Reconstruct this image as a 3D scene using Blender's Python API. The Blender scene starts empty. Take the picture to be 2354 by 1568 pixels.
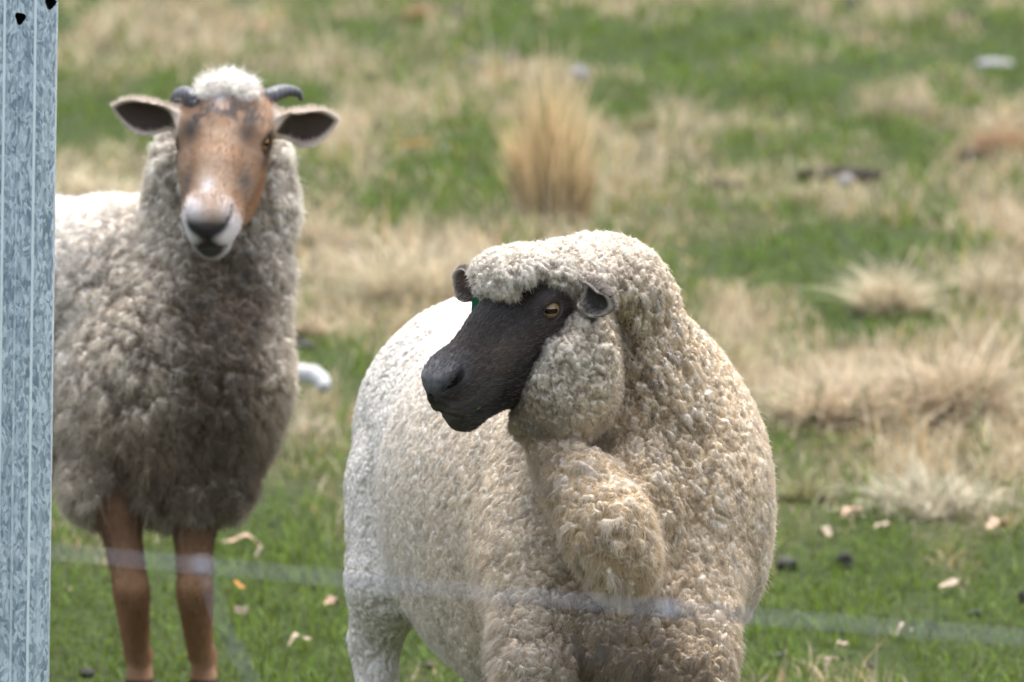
import bpy, math, random
import numpy as np
from mathutils import Vector, Matrix, noise as mnoise

# ------------------------------------------------------------------ camera, sky, sun, exposure
scene = bpy.context.scene
COL = scene.collection
FPX = 12950.0                      # focal length in reference pixels (2353 wide)
PITCH = math.radians(8.0)
CAM = np.array([0.0, 0.0, 1.70])
RT = np.array([1.0, 0, 0]); FW = np.array([0, math.cos(PITCH), -math.sin(PITCH)]); UPV = np.array([0, math.sin(PITCH), math.cos(PITCH)])
def P(u, v, d):
    """point seen at (u,v) of the 2353x1568 picture, d metres away along the lens axis"""
    return CAM + RT * ((u - 1176.5) / FPX * d) - UPV * ((v - 784.0) / FPX * d) + FW * d
GZ = -0.115                        # level of the field
def G(u, v, z=GZ):
    """point on the ground seen at (u,v)"""
    r = RT * ((u - 1176.5) / FPX) - UPV * ((v - 784.0) / FPX) + FW
    return CAM + r * ((z - CAM[2]) / r[2])

cd = bpy.data.cameras.new('camera'); cam = bpy.data.objects.new('camera', cd); COL.objects.link(cam)
cam.location = CAM; cam.rotation_euler = (math.radians(90) - PITCH, 0, 0)
cd.sensor_width = 36.0; cd.lens = 36.0 * FPX / 2353.0
cd.clip_start = 0.1; cd.clip_end = 2000
cd.dof.use_dof = True; cd.dof.focus_distance = 6.98; cd.dof.aperture_fstop = 7.4
scene.camera = cam

SUN_EL, SUN_AZ = math.radians(68), math.radians(20)     # behind the animals, to the right
w = bpy.data.worlds.new('World'); scene.world = w; w.use_nodes = True
nt = w.node_tree; bg = nt.nodes['Background']
sky = nt.nodes.new('ShaderNodeTexSky'); sky.sky_type = 'NISHITA'; sky.sun_disc = False
sky.sun_elevation = SUN_EL; sky.sun_rotation = SUN_AZ; sky.air_density = 1.0; sky.dust_density = 4.0; sky.ozone_density = 1.0
hs = nt.nodes.new('ShaderNodeHueSaturation'); hs.inputs['Saturation'].default_value = 0.52      # thin bright overcast
nt.links.new(sky.outputs[0], hs.inputs['Color']); nt.links.new(hs.outputs[0], bg.inputs[0]); bg.inputs[1].default_value = 0.14
sd = bpy.data.lights.new('sun', 'SUN'); sun = bpy.data.objects.new('sun', sd); COL.objects.link(sun)
sd.energy = 1.1; sd.angle = math.radians(32); sd.color = (1.0, 0.97, 0.92)
sun_dir = Vector((math.sin(SUN_AZ) * math.cos(SUN_EL), math.cos(SUN_AZ) * math.cos(SUN_EL), math.sin(SUN_EL)))
sun.rotation_euler = sun_dir.to_track_quat('Z', 'Y').to_euler()
sun.location = sun_dir * 30
scene.view_settings.view_transform = 'Standard'; scene.view_settings.look = 'None'
scene.view_settings.exposure = 1.74; scene.view_settings.gamma = 1.0
scene.render.engine = 'CYCLES'
scene.cycles.use_denoising = True
scene.cycles.max_bounces = 6; scene.cycles.diffuse_bounces = 4; scene.cycles.glossy_bounces = 2
scene.cycles.transparent_max_bounces = 8
scene.cycles.use_adaptive_sampling = True

rng = np.random.default_rng(7)
random.seed(7)

# ------------------------------------------------------------------ helpers: noise
def _h(ix, iy, iz, s):
    h = (ix * 374761393 + iy * 668265263 + iz * 2147483647 + s * 974634777) & 0xffffffff
    h = ((h ^ (h >> 13)) * 1274126177) & 0xffffffff
    h = ((h ^ (h >> 15)) * 2246822519) & 0xffffffff
    return ((h ^ (h >> 16)) & 0xffffff) / 16777215.0
def vnoise(p, s=0):
    """smooth value noise 0..1 at points (n,3)"""
    i = np.floor(p).astype(np.int64); f = p - i; f = f * f * f * (f * (f * 6 - 15) + 10)
    out = 0
    for dx in (0, 1):
        for dy in (0, 1):
            for dz in (0, 1):
                wt = (f[:, 0] if dx else 1 - f[:, 0]) * (f[:, 1] if dy else 1 - f[:, 1]) * (f[:, 2] if dz else 1 - f[:, 2])
                out = out + wt * _h(i[:, 0] + dx, i[:, 1] + dy, i[:, 2] + dz, s)
    return out
def fbm(p, o=3, s=0):
    a, t, n = 1.0, 0.0, 0.0
    for k in range(o):
        t = t + a * vnoise(p * 2 ** k + 17.3 * k, s + k); n += a; a *= 0.5
    return t / n
def worley(p, s=0, jit=0.9):
    """F1, F2, random value of the nearest cell, vector to its centre"""
    i = np.floor(p).astype(np.int64)
    n = len(p); f1 = np.full(n, 9.0); f2 = np.full(n, 9.0); cid = np.zeros(n); vec = np.zeros((n, 3))
    for dx in (-1, 0, 1):
        for dy in (-1, 0, 1):
            for dz in (-1, 0, 1):
                c = i + np.array([dx, dy, dz])
                q = np.stack([c[:, k] + 0.5 + jit * (_h(c[:, 0], c[:, 1], c[:, 2], s + k) - 0.5) for k in range(3)], 1) - p
                d = np.sqrt((q * q).sum(1))
                m = d < f1
                f2 = np.where(m, f1, np.minimum(f2, d))
                f1 = np.where(m, d, f1)
                cid = np.where(m, _h(c[:, 0], c[:, 1], c[:, 2], s + 9), cid)
                vec = np.where(m[:, None], q, vec)
    return f1, f2, cid, vec
def ss(a, b, x):
    t = np.clip((x - a) / (b - a), 0, 1); return t * t * (3 - 2 * t)
def nrm(v):
    v = np.asarray(v, float); return v / np.maximum(np.linalg.norm(v, axis=-1, keepdims=True), 1e-9)
def mix(a, b, t):
    t = np.asarray(t)[:, None]; return a * (1 - t) + b * t

# ------------------------------------------------------------------ helpers: objects and materials
def tag(o, label=None, cat=None, group=None, kind=None):
    for k, v in (('label', label), ('category', cat), ('group', group), ('kind', kind)):
        if v: o[k] = v
    return o
def empty(name, loc):
    o = bpy.data.objects.new(name, None); o.location = loc; o.empty_display_size = 0.1; COL.objects.link(o); return o
def mesh_obj(name, V, F, mat, parent=None, origin=None, smooth=True, cols=None, attrs=None):
    """V (n,3) world coordinates, F (m,k) constant-size faces or list of tuples"""
    V = np.asarray(V, float)
    org = np.zeros(3) if origin is None else np.asarray(origin, float)
    me = bpy.data.meshes.new(name)
    if isinstance(F, np.ndarray):
        n, k = F.shape
        me.vertices.add(len(V)); me.vertices.foreach_set('co', (V - org).astype(np.float32).ravel())
        me.loops.add(n * k); me.loops.foreach_set('vertex_index', F.astype(np.int32).ravel())
        me.polygons.add(n); me.polygons.foreach_set('loop_start', np.arange(0, n * k, k, dtype=np.int32))
        try: me.polygons.foreach_set('loop_total', np.full(n, k, dtype=np.int32))
        except Exception: pass
        me.update(calc_edges=True)
    else:
        me.from_pydata([tuple(x) for x in (V - org)], [], F)
    if smooth: me.polygons.foreach_set('use_smooth', np.ones(len(me.polygons), dtype=bool))
    if cols is not None:
        a = me.attributes.new('pig', 'FLOAT_COLOR', 'POINT')
        a.data.foreach_set('color', np.concatenate([cols, np.ones((len(cols), 1))], 1).astype(np.float32).ravel())
    for nm, arr in (attrs or {}).items():
        a = me.attributes.new(nm, 'FLOAT', 'POINT'); a.data.foreach_set('value', np.asarray(arr, np.float32))
    me.materials.append(mat)
    me.update()
    o = bpy.data.objects.new(name, me); COL.objects.link(o)
    if parent is not None:
        o.parent = parent; o.location = org - np.array(parent.location)
    else:
        o.location = org
    return o
def hair_obj(name, pts, rad, col, mat, parent):
    """pts (n,k,3) world, rad (n,k), col (n,3)"""
    n, k, _ = pts.shape
    cu = bpy.data.hair_curves.new(name)
    cu.add_curves([k] * n)
    loc = np.array(parent.location)
    cu.attributes['position'].data.foreach_set('vector', (pts - loc).astype(np.float32).ravel())
    a = cu.attributes.get('radius') or cu.attributes.new('radius', 'FLOAT', 'POINT')
    a.data.foreach_set('value', rad.astype(np.float32).ravel())
    a = cu.attributes.new('pig', 'FLOAT_COLOR', 'CURVE')
    a.data.foreach_set('color', np.concatenate([col, np.ones((n, 1))], 1).astype(np.float32).ravel())
    cu.materials.append(mat)
    o = bpy.data.objects.new(name, cu); COL.objects.link(o); o.parent = parent
    return o
class Mat:
    def __init__(s, name, rough=0.9, spec=0.2):
        s.m = bpy.data.materials.new(name); s.m.use_nodes = True
        s.t = s.m.node_tree; s.b = s.t.nodes['Principled BSDF']
        s.b.inputs['Roughness'].default_value = rough; s.b.inputs['Specular IOR Level'].default_value = spec
    def n(s, typ, **kw):
        x = s.t.nodes.new(typ)
        for k, v in kw.items():
            if k in x.inputs.keys(): x.inputs[k].default_value = v
            else: setattr(x, k, v)
        return x
    def l(s, a, b): s.t.links.new(a, b)
    def attr(s, nm='pig'):
        return s.n('ShaderNodeAttribute', attribute_name=nm)
    def noise(s, scale, detail=3, vec=None, rough=0.5):
        x = s.n('ShaderNodeTexNoise'); x.inputs['Scale'].default_value = scale; x.inputs['Detail'].default_value = detail; x.inputs['Roughness'].default_value = rough
        if vec is not None: s.l(vec, x.inputs['Vector'])
        return x
    def ramp(s, fac, stops):
        r = s.n('ShaderNodeValToRGB'); e = r.color_ramp.elements
        while len(e) < len(stops): e.new(0.5)
        for q, (p_, c) in zip(e, stops): q.position = p_; q.color = (*c, 1)
        s.l(fac, r.inputs[0]); return r
    def bump(s, h, dist, strength=1.0):
        b = s.n('ShaderNodeBump'); b.inputs['Distance'].default_value = dist; b.inputs['Strength'].default_value = strength
        s.l(h, b.inputs['Height']); s.l(b.outputs[0], s.b.inputs['Normal'])
def plain(name, col, rough=0.8, spec=0.3, var=0.25, scale=40):
    M = Mat(name, rough, spec); tc = M.n('ShaderNodeTexCoord')
    nz = M.noise(scale, 4, tc.outputs['Object'])
    c = np.array(col)
    r = M.ramp(nz.outputs['Fac'], [(0.3, tuple(c * (1 - var))), (0.7, tuple(np.minimum(c * (1 + var), 1)))])
    M.l(r.outputs[0], M.b.inputs['Base Color']); return M.m
def hair_mat(name, trans=0.35, rough=0.6, spec=0.25):
    M = Mat(name, rough, spec); a = M.attr(); M.l(a.outputs['Color'], M.b.inputs['Base Color'])
    tr = M.n('ShaderNodeBsdfTranslucent'); M.l(a.outputs['Color'], tr.inputs[0])
    mx = M.n('ShaderNodeMixShader'); mx.inputs[0].default_value = trans
    M.l(M.b.outputs[0], mx.inputs[1]); M.l(tr.outputs[0], mx.inputs[2])
    M.l(mx.outputs[0], M.t.nodes['Material Output'].inputs['Surface']); return M.m

# ------------------------------------------------------------------ helpers: smooth solids -> one continuous surface
def smin(a, b, k):
    h = np.maximum(k - np.abs(a - b), 0) / k
    return np.minimum(a, b) - h * h * k * 0.25
def smax(a, b, k): return -smin(-a, -b, k)
class Solid:
    """skin and wool groups of blended primitives; the surface is their union"""
    def __init__(s): s.ops = []
    def add(s, grp, fn, lo, hi, k=0.03, op='u'): s.ops.append((grp, fn, np.array(lo), np.array(hi), k, op))
    def ell(s, grp, c, r, axes=None, k=0.03, op='u'):
        c = np.array(c, float); r = np.array(r, float); A = np.eye(3) if axes is None else np.array([nrm(a) for a in axes])
        def fn(p):
            q = (p - c) @ A.T
            k0 = np.sqrt(((q / r) ** 2).sum(1)); k1 = np.sqrt(((q / r ** 2) ** 2).sum(1))
            return np.where(k1 < 1e-9, -r.min(), k0 * (k0 - 1) / np.maximum(k1, 1e-9))
        m = r.max(); s.add(grp, fn, c - m, c + m, k, op)
    def cap(s, grp, pts, rad, k=0.03, op='u'):
        pts = np.array(pts, float); rad = np.array(rad, float)
        def fn(p):
            d = None
            for a, b, ra, rb in zip(pts[:-1], pts[1:], rad[:-1], rad[1:]):
                ab = b - a; t = np.clip((p - a) @ ab / (ab @ ab), 0, 1)
                e = np.linalg.norm(p - a - t[:, None] * ab, axis=1) - (ra + (rb - ra) * t)
                d = e if d is None else np.minimum(d, e) if op == 's' else smin(d, e, 0.3 * min(ra, rb) + 1e-4)
            return d
        m = rad.max(); s.add(grp, fn, pts.min(0) - m, pts.max(0) + m, k, op)
    def leaf(s, grp, base, a, c, L, w, rc, th, k=0.01):
        """cupped pointed leaf (an ear): base point, length axis a, opening direction c"""
        a = nrm(a); c = np.array(c, float); c = nrm(c - a * (c @ a)); b = np.cross(a, c)
        R = ((L / 2) ** 2 + w * w) / (2 * w); dd = R - w; mid = np.array(base) + a * L / 2
        def fn(p):
            q = p - mid; x = q @ a; y = q @ b; z = q @ c
            o = np.hypot(x, np.abs(y) + dd) - R
            bend = 0.0
            sh = np.abs(np.hypot(z - rc, y) - rc) - th
            sh = np.where(z > rc, np.hypot(np.abs(y) - rc, z - rc) - th, sh)
            return smax(o, sh, 0.004)
        s.add(grp, fn, mid - L * 0.7, mid + L * 0.7, k, 'u')
    def prism(s, grp, H, poly, k, op='s'):
        poly = np.array(poly, float)
        def fn(p):
            f, u, q = H.loc(p); X = np.stack([f, u], 1); d = np.full(len(p), 1e9); sgn = np.ones(len(p))
            for i in range(len(poly)):
                a, b_ = poly[i], poly[i - 1]; e = b_ - a; w_ = X - a
                t = np.clip(w_ @ e / (e @ e), 0, 1); r = w_ - t[:, None] * e; d = np.minimum(d, (r * r).sum(1))
                c1 = X[:, 1] >= a[1]; c2 = X[:, 1] < b_[1]; c3 = e[0] * w_[:, 1] > e[1] * w_[:, 0]
                sgn = np.where((c1 & c2 & c3) | (~c1 & ~c2 & ~c3), -sgn, sgn)
            return sgn * np.sqrt(d) * H.sc
        c = H(.1, 0, 0); s.add(grp, fn, c - .3, c + .3, k, op)
    def groups(s, p, margin=0.06):
        lo, hi = p.min(0), p.max(0)
        sk = np.full(len(p), 9.0); wo = np.full(len(p), 9.0)
        for grp, fn, a, b, k, op in s.ops:
            mg = margin + k
            if np.any(lo > b + mg) or np.any(hi < a - mg): continue
            d = fn(p)
            if op == 'u':
                if grp == 's': sk = smin(sk, d, k)
                else: wo = smin(wo, d, k)
            else:
                if grp == 's': sk = smax(sk, -d, k)
                else: wo = smax(wo, -d, k)
        return sk, wo
    def ev(s, p):
        out = np.empty(len(p))
        for i in range(0, len(p), 60000):
            a, b = s.groups(p[i:i + 60000]); out[i:i + 60000] = smin(a, b, 0.004)
        return out
    def ev2(s, p):
        A = np.empty(len(p)); B = np.empty(len(p))
        for i in range(0, len(p), 60000): A[i:i + 60000], B[i:i + 60000] = s.groups(p[i:i + 60000])
        return A, B
    def mesh(s, vox):
        lo = np.min([o[2] for o in s.ops if o[5] == 'u'], 0) - 0.03; hi = np.max([o[3] for o in s.ops if o[5] == 'u'], 0) + 0.03
        lev = 4; size = vox * 2 ** lev
        n = np.ceil((hi - lo) / size).astype(int)
        g = np.stack(np.meshgrid(*[np.arange(k) for k in n], indexing='ij'), -1).reshape(-1, 3)
        for L in range(lev, -1, -1):
            sz = vox * 2 ** L
            d = s.ev(lo + (g + 0.5) * sz)
            g = g[np.abs(d) < sz * 1.35 + (0.006 if L else 0)]
            if L:
                off = np.stack(np.meshgrid([0, 1], [0, 1], [0, 1], indexing='ij'), -1).reshape(-1, 3)
                g = (g[:, None, :] * 2 + off[None]).reshape(-1, 3)
        S = 1 << 20
        key = lambda q: (q[..., 0].astype(np.int64) * S + q[..., 1]) * S + q[..., 2]
        off = np.stack(np.meshgrid([0, 1], [0, 1], [0, 1], indexing='ij'), -1).reshape(-1, 3)     # corner id = 4x+2y+z
        ck = key(g[:, None, :] + off[None])
        uk, inv = np.unique(ck, return_inverse=True); inv = inv.reshape(ck.shape)
        up = np.stack([uk // (S * S), (uk // S) % S, uk % S], 1)
        ud = s.ev(lo + up * vox)
        cdv = ud[inv]; sg = cdv < 0
        act = sg.any(1) & ~sg.all(1)
        g, cdv, sg = g[act], cdv[act], sg[act]
        E_ = [(a, b) for a in range(8) for b in range(a + 1, 8) if bin(a ^ b).count('1') == 1]
        acc = np.zeros((len(g), 3)); cnt = np.zeros(len(g))
        for a, b in E_:
            m = sg[:, a] != sg[:, b]
            t = np.where(m, cdv[:, a] / np.where(m, cdv[:, a] - cdv[:, b], 1), 0)
            acc += np.where(m[:, None], off[a] + t[:, None] * (off[b] - off[a]), 0); cnt += m
        V = lo + (g + acc / cnt[:, None]) * vox
        gk = key(g); order = np.argsort(gk); gs = gk[order]
        F = []
        for ax in range(3):
            b1, b2 = (ax + 1) % 3, (ax + 2) % 3
            a_id, b_id = 0, (4, 2, 1)[ax]
            m = sg[:, a_id] != sg[:, b_id]
            base = g[m]; flip = sg[m, a_id]
            idx = []
            for o1, o2 in ((0, 0), (-1, 0), (-1, -1), (0, -1)):
                q = base.copy(); q[:, b1] += o1; q[:, b2] += o2
                kk = key(q); pos = np.clip(np.searchsorted(gs, kk), 0, len(gs) - 1)
                idx.append(np.where(gs[pos] == kk, order[pos], -1))
            q = np.stack(idx, 1); ok = (q >= 0).all(1); q = q[ok]; fl = flip[ok]
            F.append(np.where(fl[:, None], q, q[:, ::-1]))
        F = np.concatenate(F)
        e = vox * 0.25
        def grad(V):
            gr = np.stack([s.ev(V + np.eye(3)[k] * e) - s.ev(V - np.eye(3)[k] * e) for k in range(3)], 1) / (2 * e)
            return gr
        gr = grad(V); d = s.ev(V); g2 = np.maximum((gr * gr).sum(1), 0.2)
        V = V - gr * np.clip(d / g2, -vox * .6, vox * .6)[:, None]
        return V, F, nrm(grad(V))
def vert_normals(V, F):
    fn = np.cross(V[F[:, 2]] - V[F[:, 0]], V[F[:, 3]] - V[F[:, 1]])
    N = np.zeros_like(V)
    for k in range(4):
        for c in range(3): N[:, c] += np.bincount(F[:, k], fn[:, c], len(V))
    return nrm(N)
def sample_faces(V, F, wt, n):
    """n random points on quads, probability ~ area*wt; returns face index and bilinear weights"""
    a = 0.5 * np.linalg.norm(np.cross(V[F[:, 2]] - V[F[:, 0]], V[F[:, 3]] - V[F[:, 1]]), axis=1) * wt
    c = np.cumsum(a); f = np.searchsorted(c, rng.random(n) * c[-1]); f = np.minimum(f, len(F) - 1)
    s_, t_ = rng.random(n), rng.random(n)
    W = np.stack([(1 - s_) * (1 - t_), s_ * (1 - t_), s_ * t_, (1 - s_) * t_], 1)
    return f, W
def interp(A, F, f, W):
    return (A[F[f]] * (W[..., None] if A.ndim == 2 else W)).sum(1)

def head_frame(th, ph):
    th, ph = math.radians(th), math.radians(ph)
    n = np.array([math.sin(th), -math.cos(th), 0]); h = np.array([-math.cos(th), -math.sin(th), 0]); z = np.array([0, 0, 1.])
    return h * math.cos(ph) - z * math.sin(ph), h * math.sin(ph) + z * math.cos(ph), n
class Head:
    def __init__(s, O, th, ph, sc=1.0):
        s.O = np.array(O); s.F, s.U, s.S = head_frame(th, ph); s.sc = sc; s.A = [s.F, s.U, s.S]
    def __call__(s, f, u, q): return s.O + s.sc * (s.F * f + s.U * u + s.S * q)
    def loc(s, p):
        q = (p - s.O) / s.sc; return q @ s.F, q @ s.U, q @ s.S
EYE_DIR = (.46, .16, .87)
def eye_axes(H, sg, eye_s):
    e = nrm(H.F * EYE_DIR[0] + H.U * EYE_DIR[1] + H.S * sg * EYE_DIR[2]); t = nrm(H.F - e * (H.F @ e)); v = np.cross(e, t)
    if v @ H.U < 0: v = -v
    return H(.0, .0, sg * (eye_s - .0150)), e, t, v
def head_skin(B, H, wide=1.0, eye_s=0.062, narrow=1.0, top=0.0, nose=0.0, slit=5, lip=1.0):
    k = H.sc; A = H.A
    B.ell('s', H(-.045 + top, -.005 - top, 0), np.array([.072 - top, .050, .058 * wide]) * k, A, .02)
    B.cap('s', [H(-.01, .006, 0), H(.06, .012, 0), H(.13, .013, 0), H(.152, .014, 0)], np.array([.040, .034, .028, .026]) * k, .03 * k)
    for sg in (1, -1):
        B.ell('s', H(-.010, .010, sg * (eye_s - .021)), np.array([.031, .026, .0225]) * k, A, .018 * k)
        B.ell('s', H(.02, -.046, sg * .026), np.array([.085, .044, .0265]) * k, A, .03 * k)
        B.cap('s', [H(.035, -.006, sg * .036), H(.09, -.008, sg * .024 * narrow), H(.13, -.006, sg * .019 * narrow)], np.array([.022, .021, .021]) * k, .025 * k)
    for sg in (1, -1):
        B.cap('s', [H(.015, -.016, sg * .050), H(.045, -.015, sg * .043), H(.085, -.013, sg * .034)], np.array([.010, .010, .006]) * k, .012 * k)
    B.cap('s', [H(.03, -.062, 0), H(.10, -.046, 0), H(.155, -.034, 0)], np.array([.036, .026, .018]) * k, .025 * k)
    B.ell('s', H(.147 - nose * .5, .006, 0), np.array([.032 - nose * .5, .033 - nose * .35, .036 * narrow]) * k, A, .02 * k)
    for sg in (1, -1):
        B.ell('s', H(.1655, .000, sg * .0105), np.array([.0165, .0195, .0145]) * k, A, .006 * k)
        B.ell('s', H(.142, -.012, sg * .0205 * lip), np.array([.034, .0185, .0155 * lip]) * k, A, .014 * k)
        B.ell('s', H(.145, .0335, sg * .019), np.array([.018, .008 - nose * .4, .011]) * k, A, .012 * k)
    B.ell('s', H(.162, -.032, 0), np.array([.0215, .0195, .0215]) * k, A, .012 * k)
    # mouth slit, philtrum, nostrils
    for sg in (1, -1):
        B.cap('s', [H(.186, -.0085, 0), H(.176, -.014, sg * .017), H(.156, -.0255, sg * .0285), H(.135, -.034, sg * .035), H(.117, -.039, sg * .041)][:slit],
              np.array([.0032, .0036, .0040 if slit == 5 else .0012, .0040, .0022])[:slit] * k, .004 * k, 's')
        B.cap('s', [H(.1715, .0165, sg * .0065), H(.163, .0195, sg * .0165), H(.152, .0235, sg * .026), H(.142, .0275, sg * .0325)],
              np.array([.0045, .0068, .0078, .0062]) * k, .004 * k, 's')
        # eye opening and lids
        c, e, t, v = eye_axes(H, sg, eye_s)
        o = c + e * .0155 * k
        B.ell('s', o + e * .004 * k, np.array([.0152, .0118, .013]) * k, [t, v, e], .0025 * k, 's')
        B.cap('s', [o + t * .015 * k - v * .001 * k - e * .002 * k, o + t * .027 * k - v * .008 * k - e * .005 * k], np.array([.0032, .002]) * k, .006 * k, 's')
        for sgn_, rr in ((1, .0034), (-1, .0022)):
            lid = [o + (t * .0165 * math.cos(a) + v * sgn_ * .0128 * math.sin(a) - e * (.0055 * math.cos(a) ** 2 + .0008)) * k for a in np.linspace(0.05, math.pi - .05, 9)]
            B.cap('s', lid, np.array([.5, .7, .85, .95, 1, .95, .85, .7, .5]) * rr * k, .004 * k)
        B.cap('s', [o + (t * x_ + v * (.0195 - abs(x_) * .25) - e * .006) * k for x_ in (-.016, 0, .016)], np.array([.004, .006, .004]) * k, .010 * k)
    B.cap('s', [H(.176, .018, 0), H(.184, .004, 0), H(.182, -.010, 0)], np.array([.0022, .0024, .003]) * k, .005 * k, 's')
def eye_obj(H, sg, eye_s, fwd, parent, mat):
    c, z, _, _ = eye_axes(H, sg, eye_s); r = .0152 * H.sc
    y = np.array([0, 0, 1.]); y = nrm(y - z * (y @ z)); x = np.cross(y, z)
    nu, nv = 40, 24; V = []; Fc = []
    for j in range(nv + 1):
        for i in range(nu):
            t = math.pi * j / nv; a = 2 * math.pi * i / nu
            V.append((math.sin(t) * math.cos(a), math.sin(t) * math.sin(a), math.cos(t)))
    for j in range(nv):
        for i in range(nu): Fc.append((j * nu + i, (j + 1) * nu + i, (j + 1) * nu + (i + 1) % nu, j * nu + (i + 1) % nu))
    V = np.array(V) * r; V[:, 2] += 0.0012 * np.exp(-(V[:, 0] ** 2 + V[:, 1] ** 2) / (0.009 ** 2)) * (V[:, 2] > 0)
    o = mesh_obj('eye', V, np.array(Fc), mat)
    o.parent = parent
    o.matrix_local = Matrix.Translation(Vector(c - np.array(parent.location))) @ Matrix((x, y, z)).transposed().to_4x4()
    return o
def eye_material(name, iris, iris_low):
    M = Mat(name, 0.06, 0.6); tc = M.n('ShaderNodeTexCoord'); sx = M.n('ShaderNodeSeparateXYZ'); M.l(tc.outputs['Object'], sx.inputs[0])
    def math_(op, a, b=None):
        x = M.n('ShaderNodeMath', operation=op)
        for i, q in enumerate((a, b)):
            if q is None: continue
            if isinstance(q, (int, float)): x.inputs[i].default_value = q
            else: M.l(q, x.inputs[i])
        return x.outputs[0]
    X, Y = sx.outputs[0], sx.outputs[1]
    rr = math_('SQRT', math_('ADD', math_('POWER', X, 2.0), math_('POWER', Y, 2.0)))
    px = math_('POWER', math_('ABSOLUTE', math_('DIVIDE', X, .0080)), 4.0); py = math_('POWER', math_('ABSOLUTE', math_('DIVIDE', Y, .0033)), 4.0)
    pu = math_('LESS_THAN', math_('ADD', px, py), 1.0)
    nz = M.noise(900, 3, tc.outputs['Object'])
    ir = M.ramp(math_('ADD', math_('MULTIPLY', rr, 70.0), math_('MULTIPLY', nz.outputs['Fac'], .25)), [(0.2, iris_low), (0.62, iris), (0.86, iris), (0.95, (.03, .02, .012))])
    mr = M.ramp(math_('MULTIPLY', rr, 70.0), [(0.0, (0, 0, 0)), (0.80, (0, 0, 0)), (0.86, (1, 1, 1))])
    m1 = M.n('ShaderNodeMix', data_type='RGBA'); M.l(mr.outputs[0], m1.inputs['Factor']); M.l(ir.outputs[0], m1.inputs[6]); m1.inputs[7].default_value = (.012, .010, .010, 1)
    m2 = M.n('ShaderNodeMix', data_type='RGBA'); M.l(pu, m2.inputs['Factor']); M.l(m1.outputs[2], m2.inputs[6]); m2.inputs[7].default_value = (.003, .003, .004, 1)
    M.l(m2.outputs[2], M.b.inputs['Base Color'])
    return M.m

# ------------------------------------------------------------------ the near sheep: cream ram with a black face, head turned aside
R_ = lambda px, d: px * d / FPX
M_wool = None
def skin_mat(name, rough=0.75, spec=0.25, bump=0.0006, scale=700):
    M = Mat(name, rough, spec); a = M.attr(); tc = M.n('ShaderNodeTexCoord')
    nz = M.noise(scale, 3, tc.outputs['Object'])
    mr = M.ramp(nz.outputs['Fac'], [(0.25, (.72, .72, .72)), (0.75, (1.2, 1.2, 1.2))])
    mx = M.n('ShaderNodeMix', data_type='RGBA', blend_type='MULTIPLY'); mx.inputs['Factor'].default_value = 1.0
    M.l(a.outputs['Color'], mx.inputs[6]); M.l(mr.outputs[0], mx.inputs[7]); M.l(mx.outputs[2], M.b.inputs['Base Color'])
    M.bump(nz.outputs['Fac'], bump); return M.m

def fleece(V, N, wool, F, regions, cracks):
    """push the wool out into staples. regions: list of (weight(n), axes(3,3), cell sizes(3), height, lean) ; returns V, height 0..1, cell id, tip vector"""
    tot = sum(r[0] for r in regions) + 1e-6
    disp = np.zeros(len(V)); hh = np.zeros(len(V)); cid = np.zeros(len(V)); tip = np.zeros((len(V), 3)); best = np.zeros(len(V))
    wp = np.stack([vnoise(V * 45, 40 + k) - .5 for k in range(3)], 1) * .020 + np.stack([vnoise(V * 150, 50 + k) - .5 for k in range(3)], 1) * .008
    for j, (wt, A, cell, amp, lean) in enumerate(regions):
        wt = wt / tot
        m = (wt > 0.02) & (wool > 0.01)
        if not m.any(): continue
        A = np.array([nrm(a) for a in A]); cell = np.array(cell)
        q = ((V[m] + wp[m] - N[m] * 0.0) @ A.T) / cell
        f1, f2, c, vec = worley(q, 11 + j * 7)
        e = np.clip((f2 - f1) / (.20 + .22 * c), 0, 1); dome = 1 - (1 - e) ** 2.2
        wv = (vec * cell) @ A
        amp = amp * (.5 + 1.0 * fbm(V[m] * 13, 2, 61 + j))
        wv = wv - N[m] * (wv * N[m]).sum(1)[:, None]
        bias = np.clip(-(wv @ A[1]) / cell[1] * lean, -.45, .45)
        g1, g2, c2, _ = worley(q * 2.1 + 3.7, 17 + j * 7)
        e2 = np.clip((g2 - g1) / .4, 0, 1)
        k1, k2, c3, _ = worley(q * np.array([.30, .22, .30]) + 9.1, 23 + j * 7)
        crack = 1 - ss(.02, .16, k2 - k1)
        h = dome * (0.72 + bias) * (0.65 + 0.6 * c) * (.80 + .24 * e2) - .55 * crack + .25 * (c3 - .5)
        dome = np.clip(dome * (.55 + .5 * e2) - .7 * crack, 0, 1)
        disp[m] += wt[m] * amp * h; hh[m] += wt[m] * np.clip(dome * (0.7 + bias), 0, 1.2)
        b = wt[m] > best[m]
        ii = np.where(m)[0][b]; cid[ii] = c[b]; tip[ii] = wv[b]; best[ii] = wt[m][b]
    fine = (fbm(V * 300, 2, 77) - .5) * .0042
    V2 = V + N * ((disp + fine * np.clip(hh, .3, 1)) * wool)[:, None]
    return V2, hh, cid, tip

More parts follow.
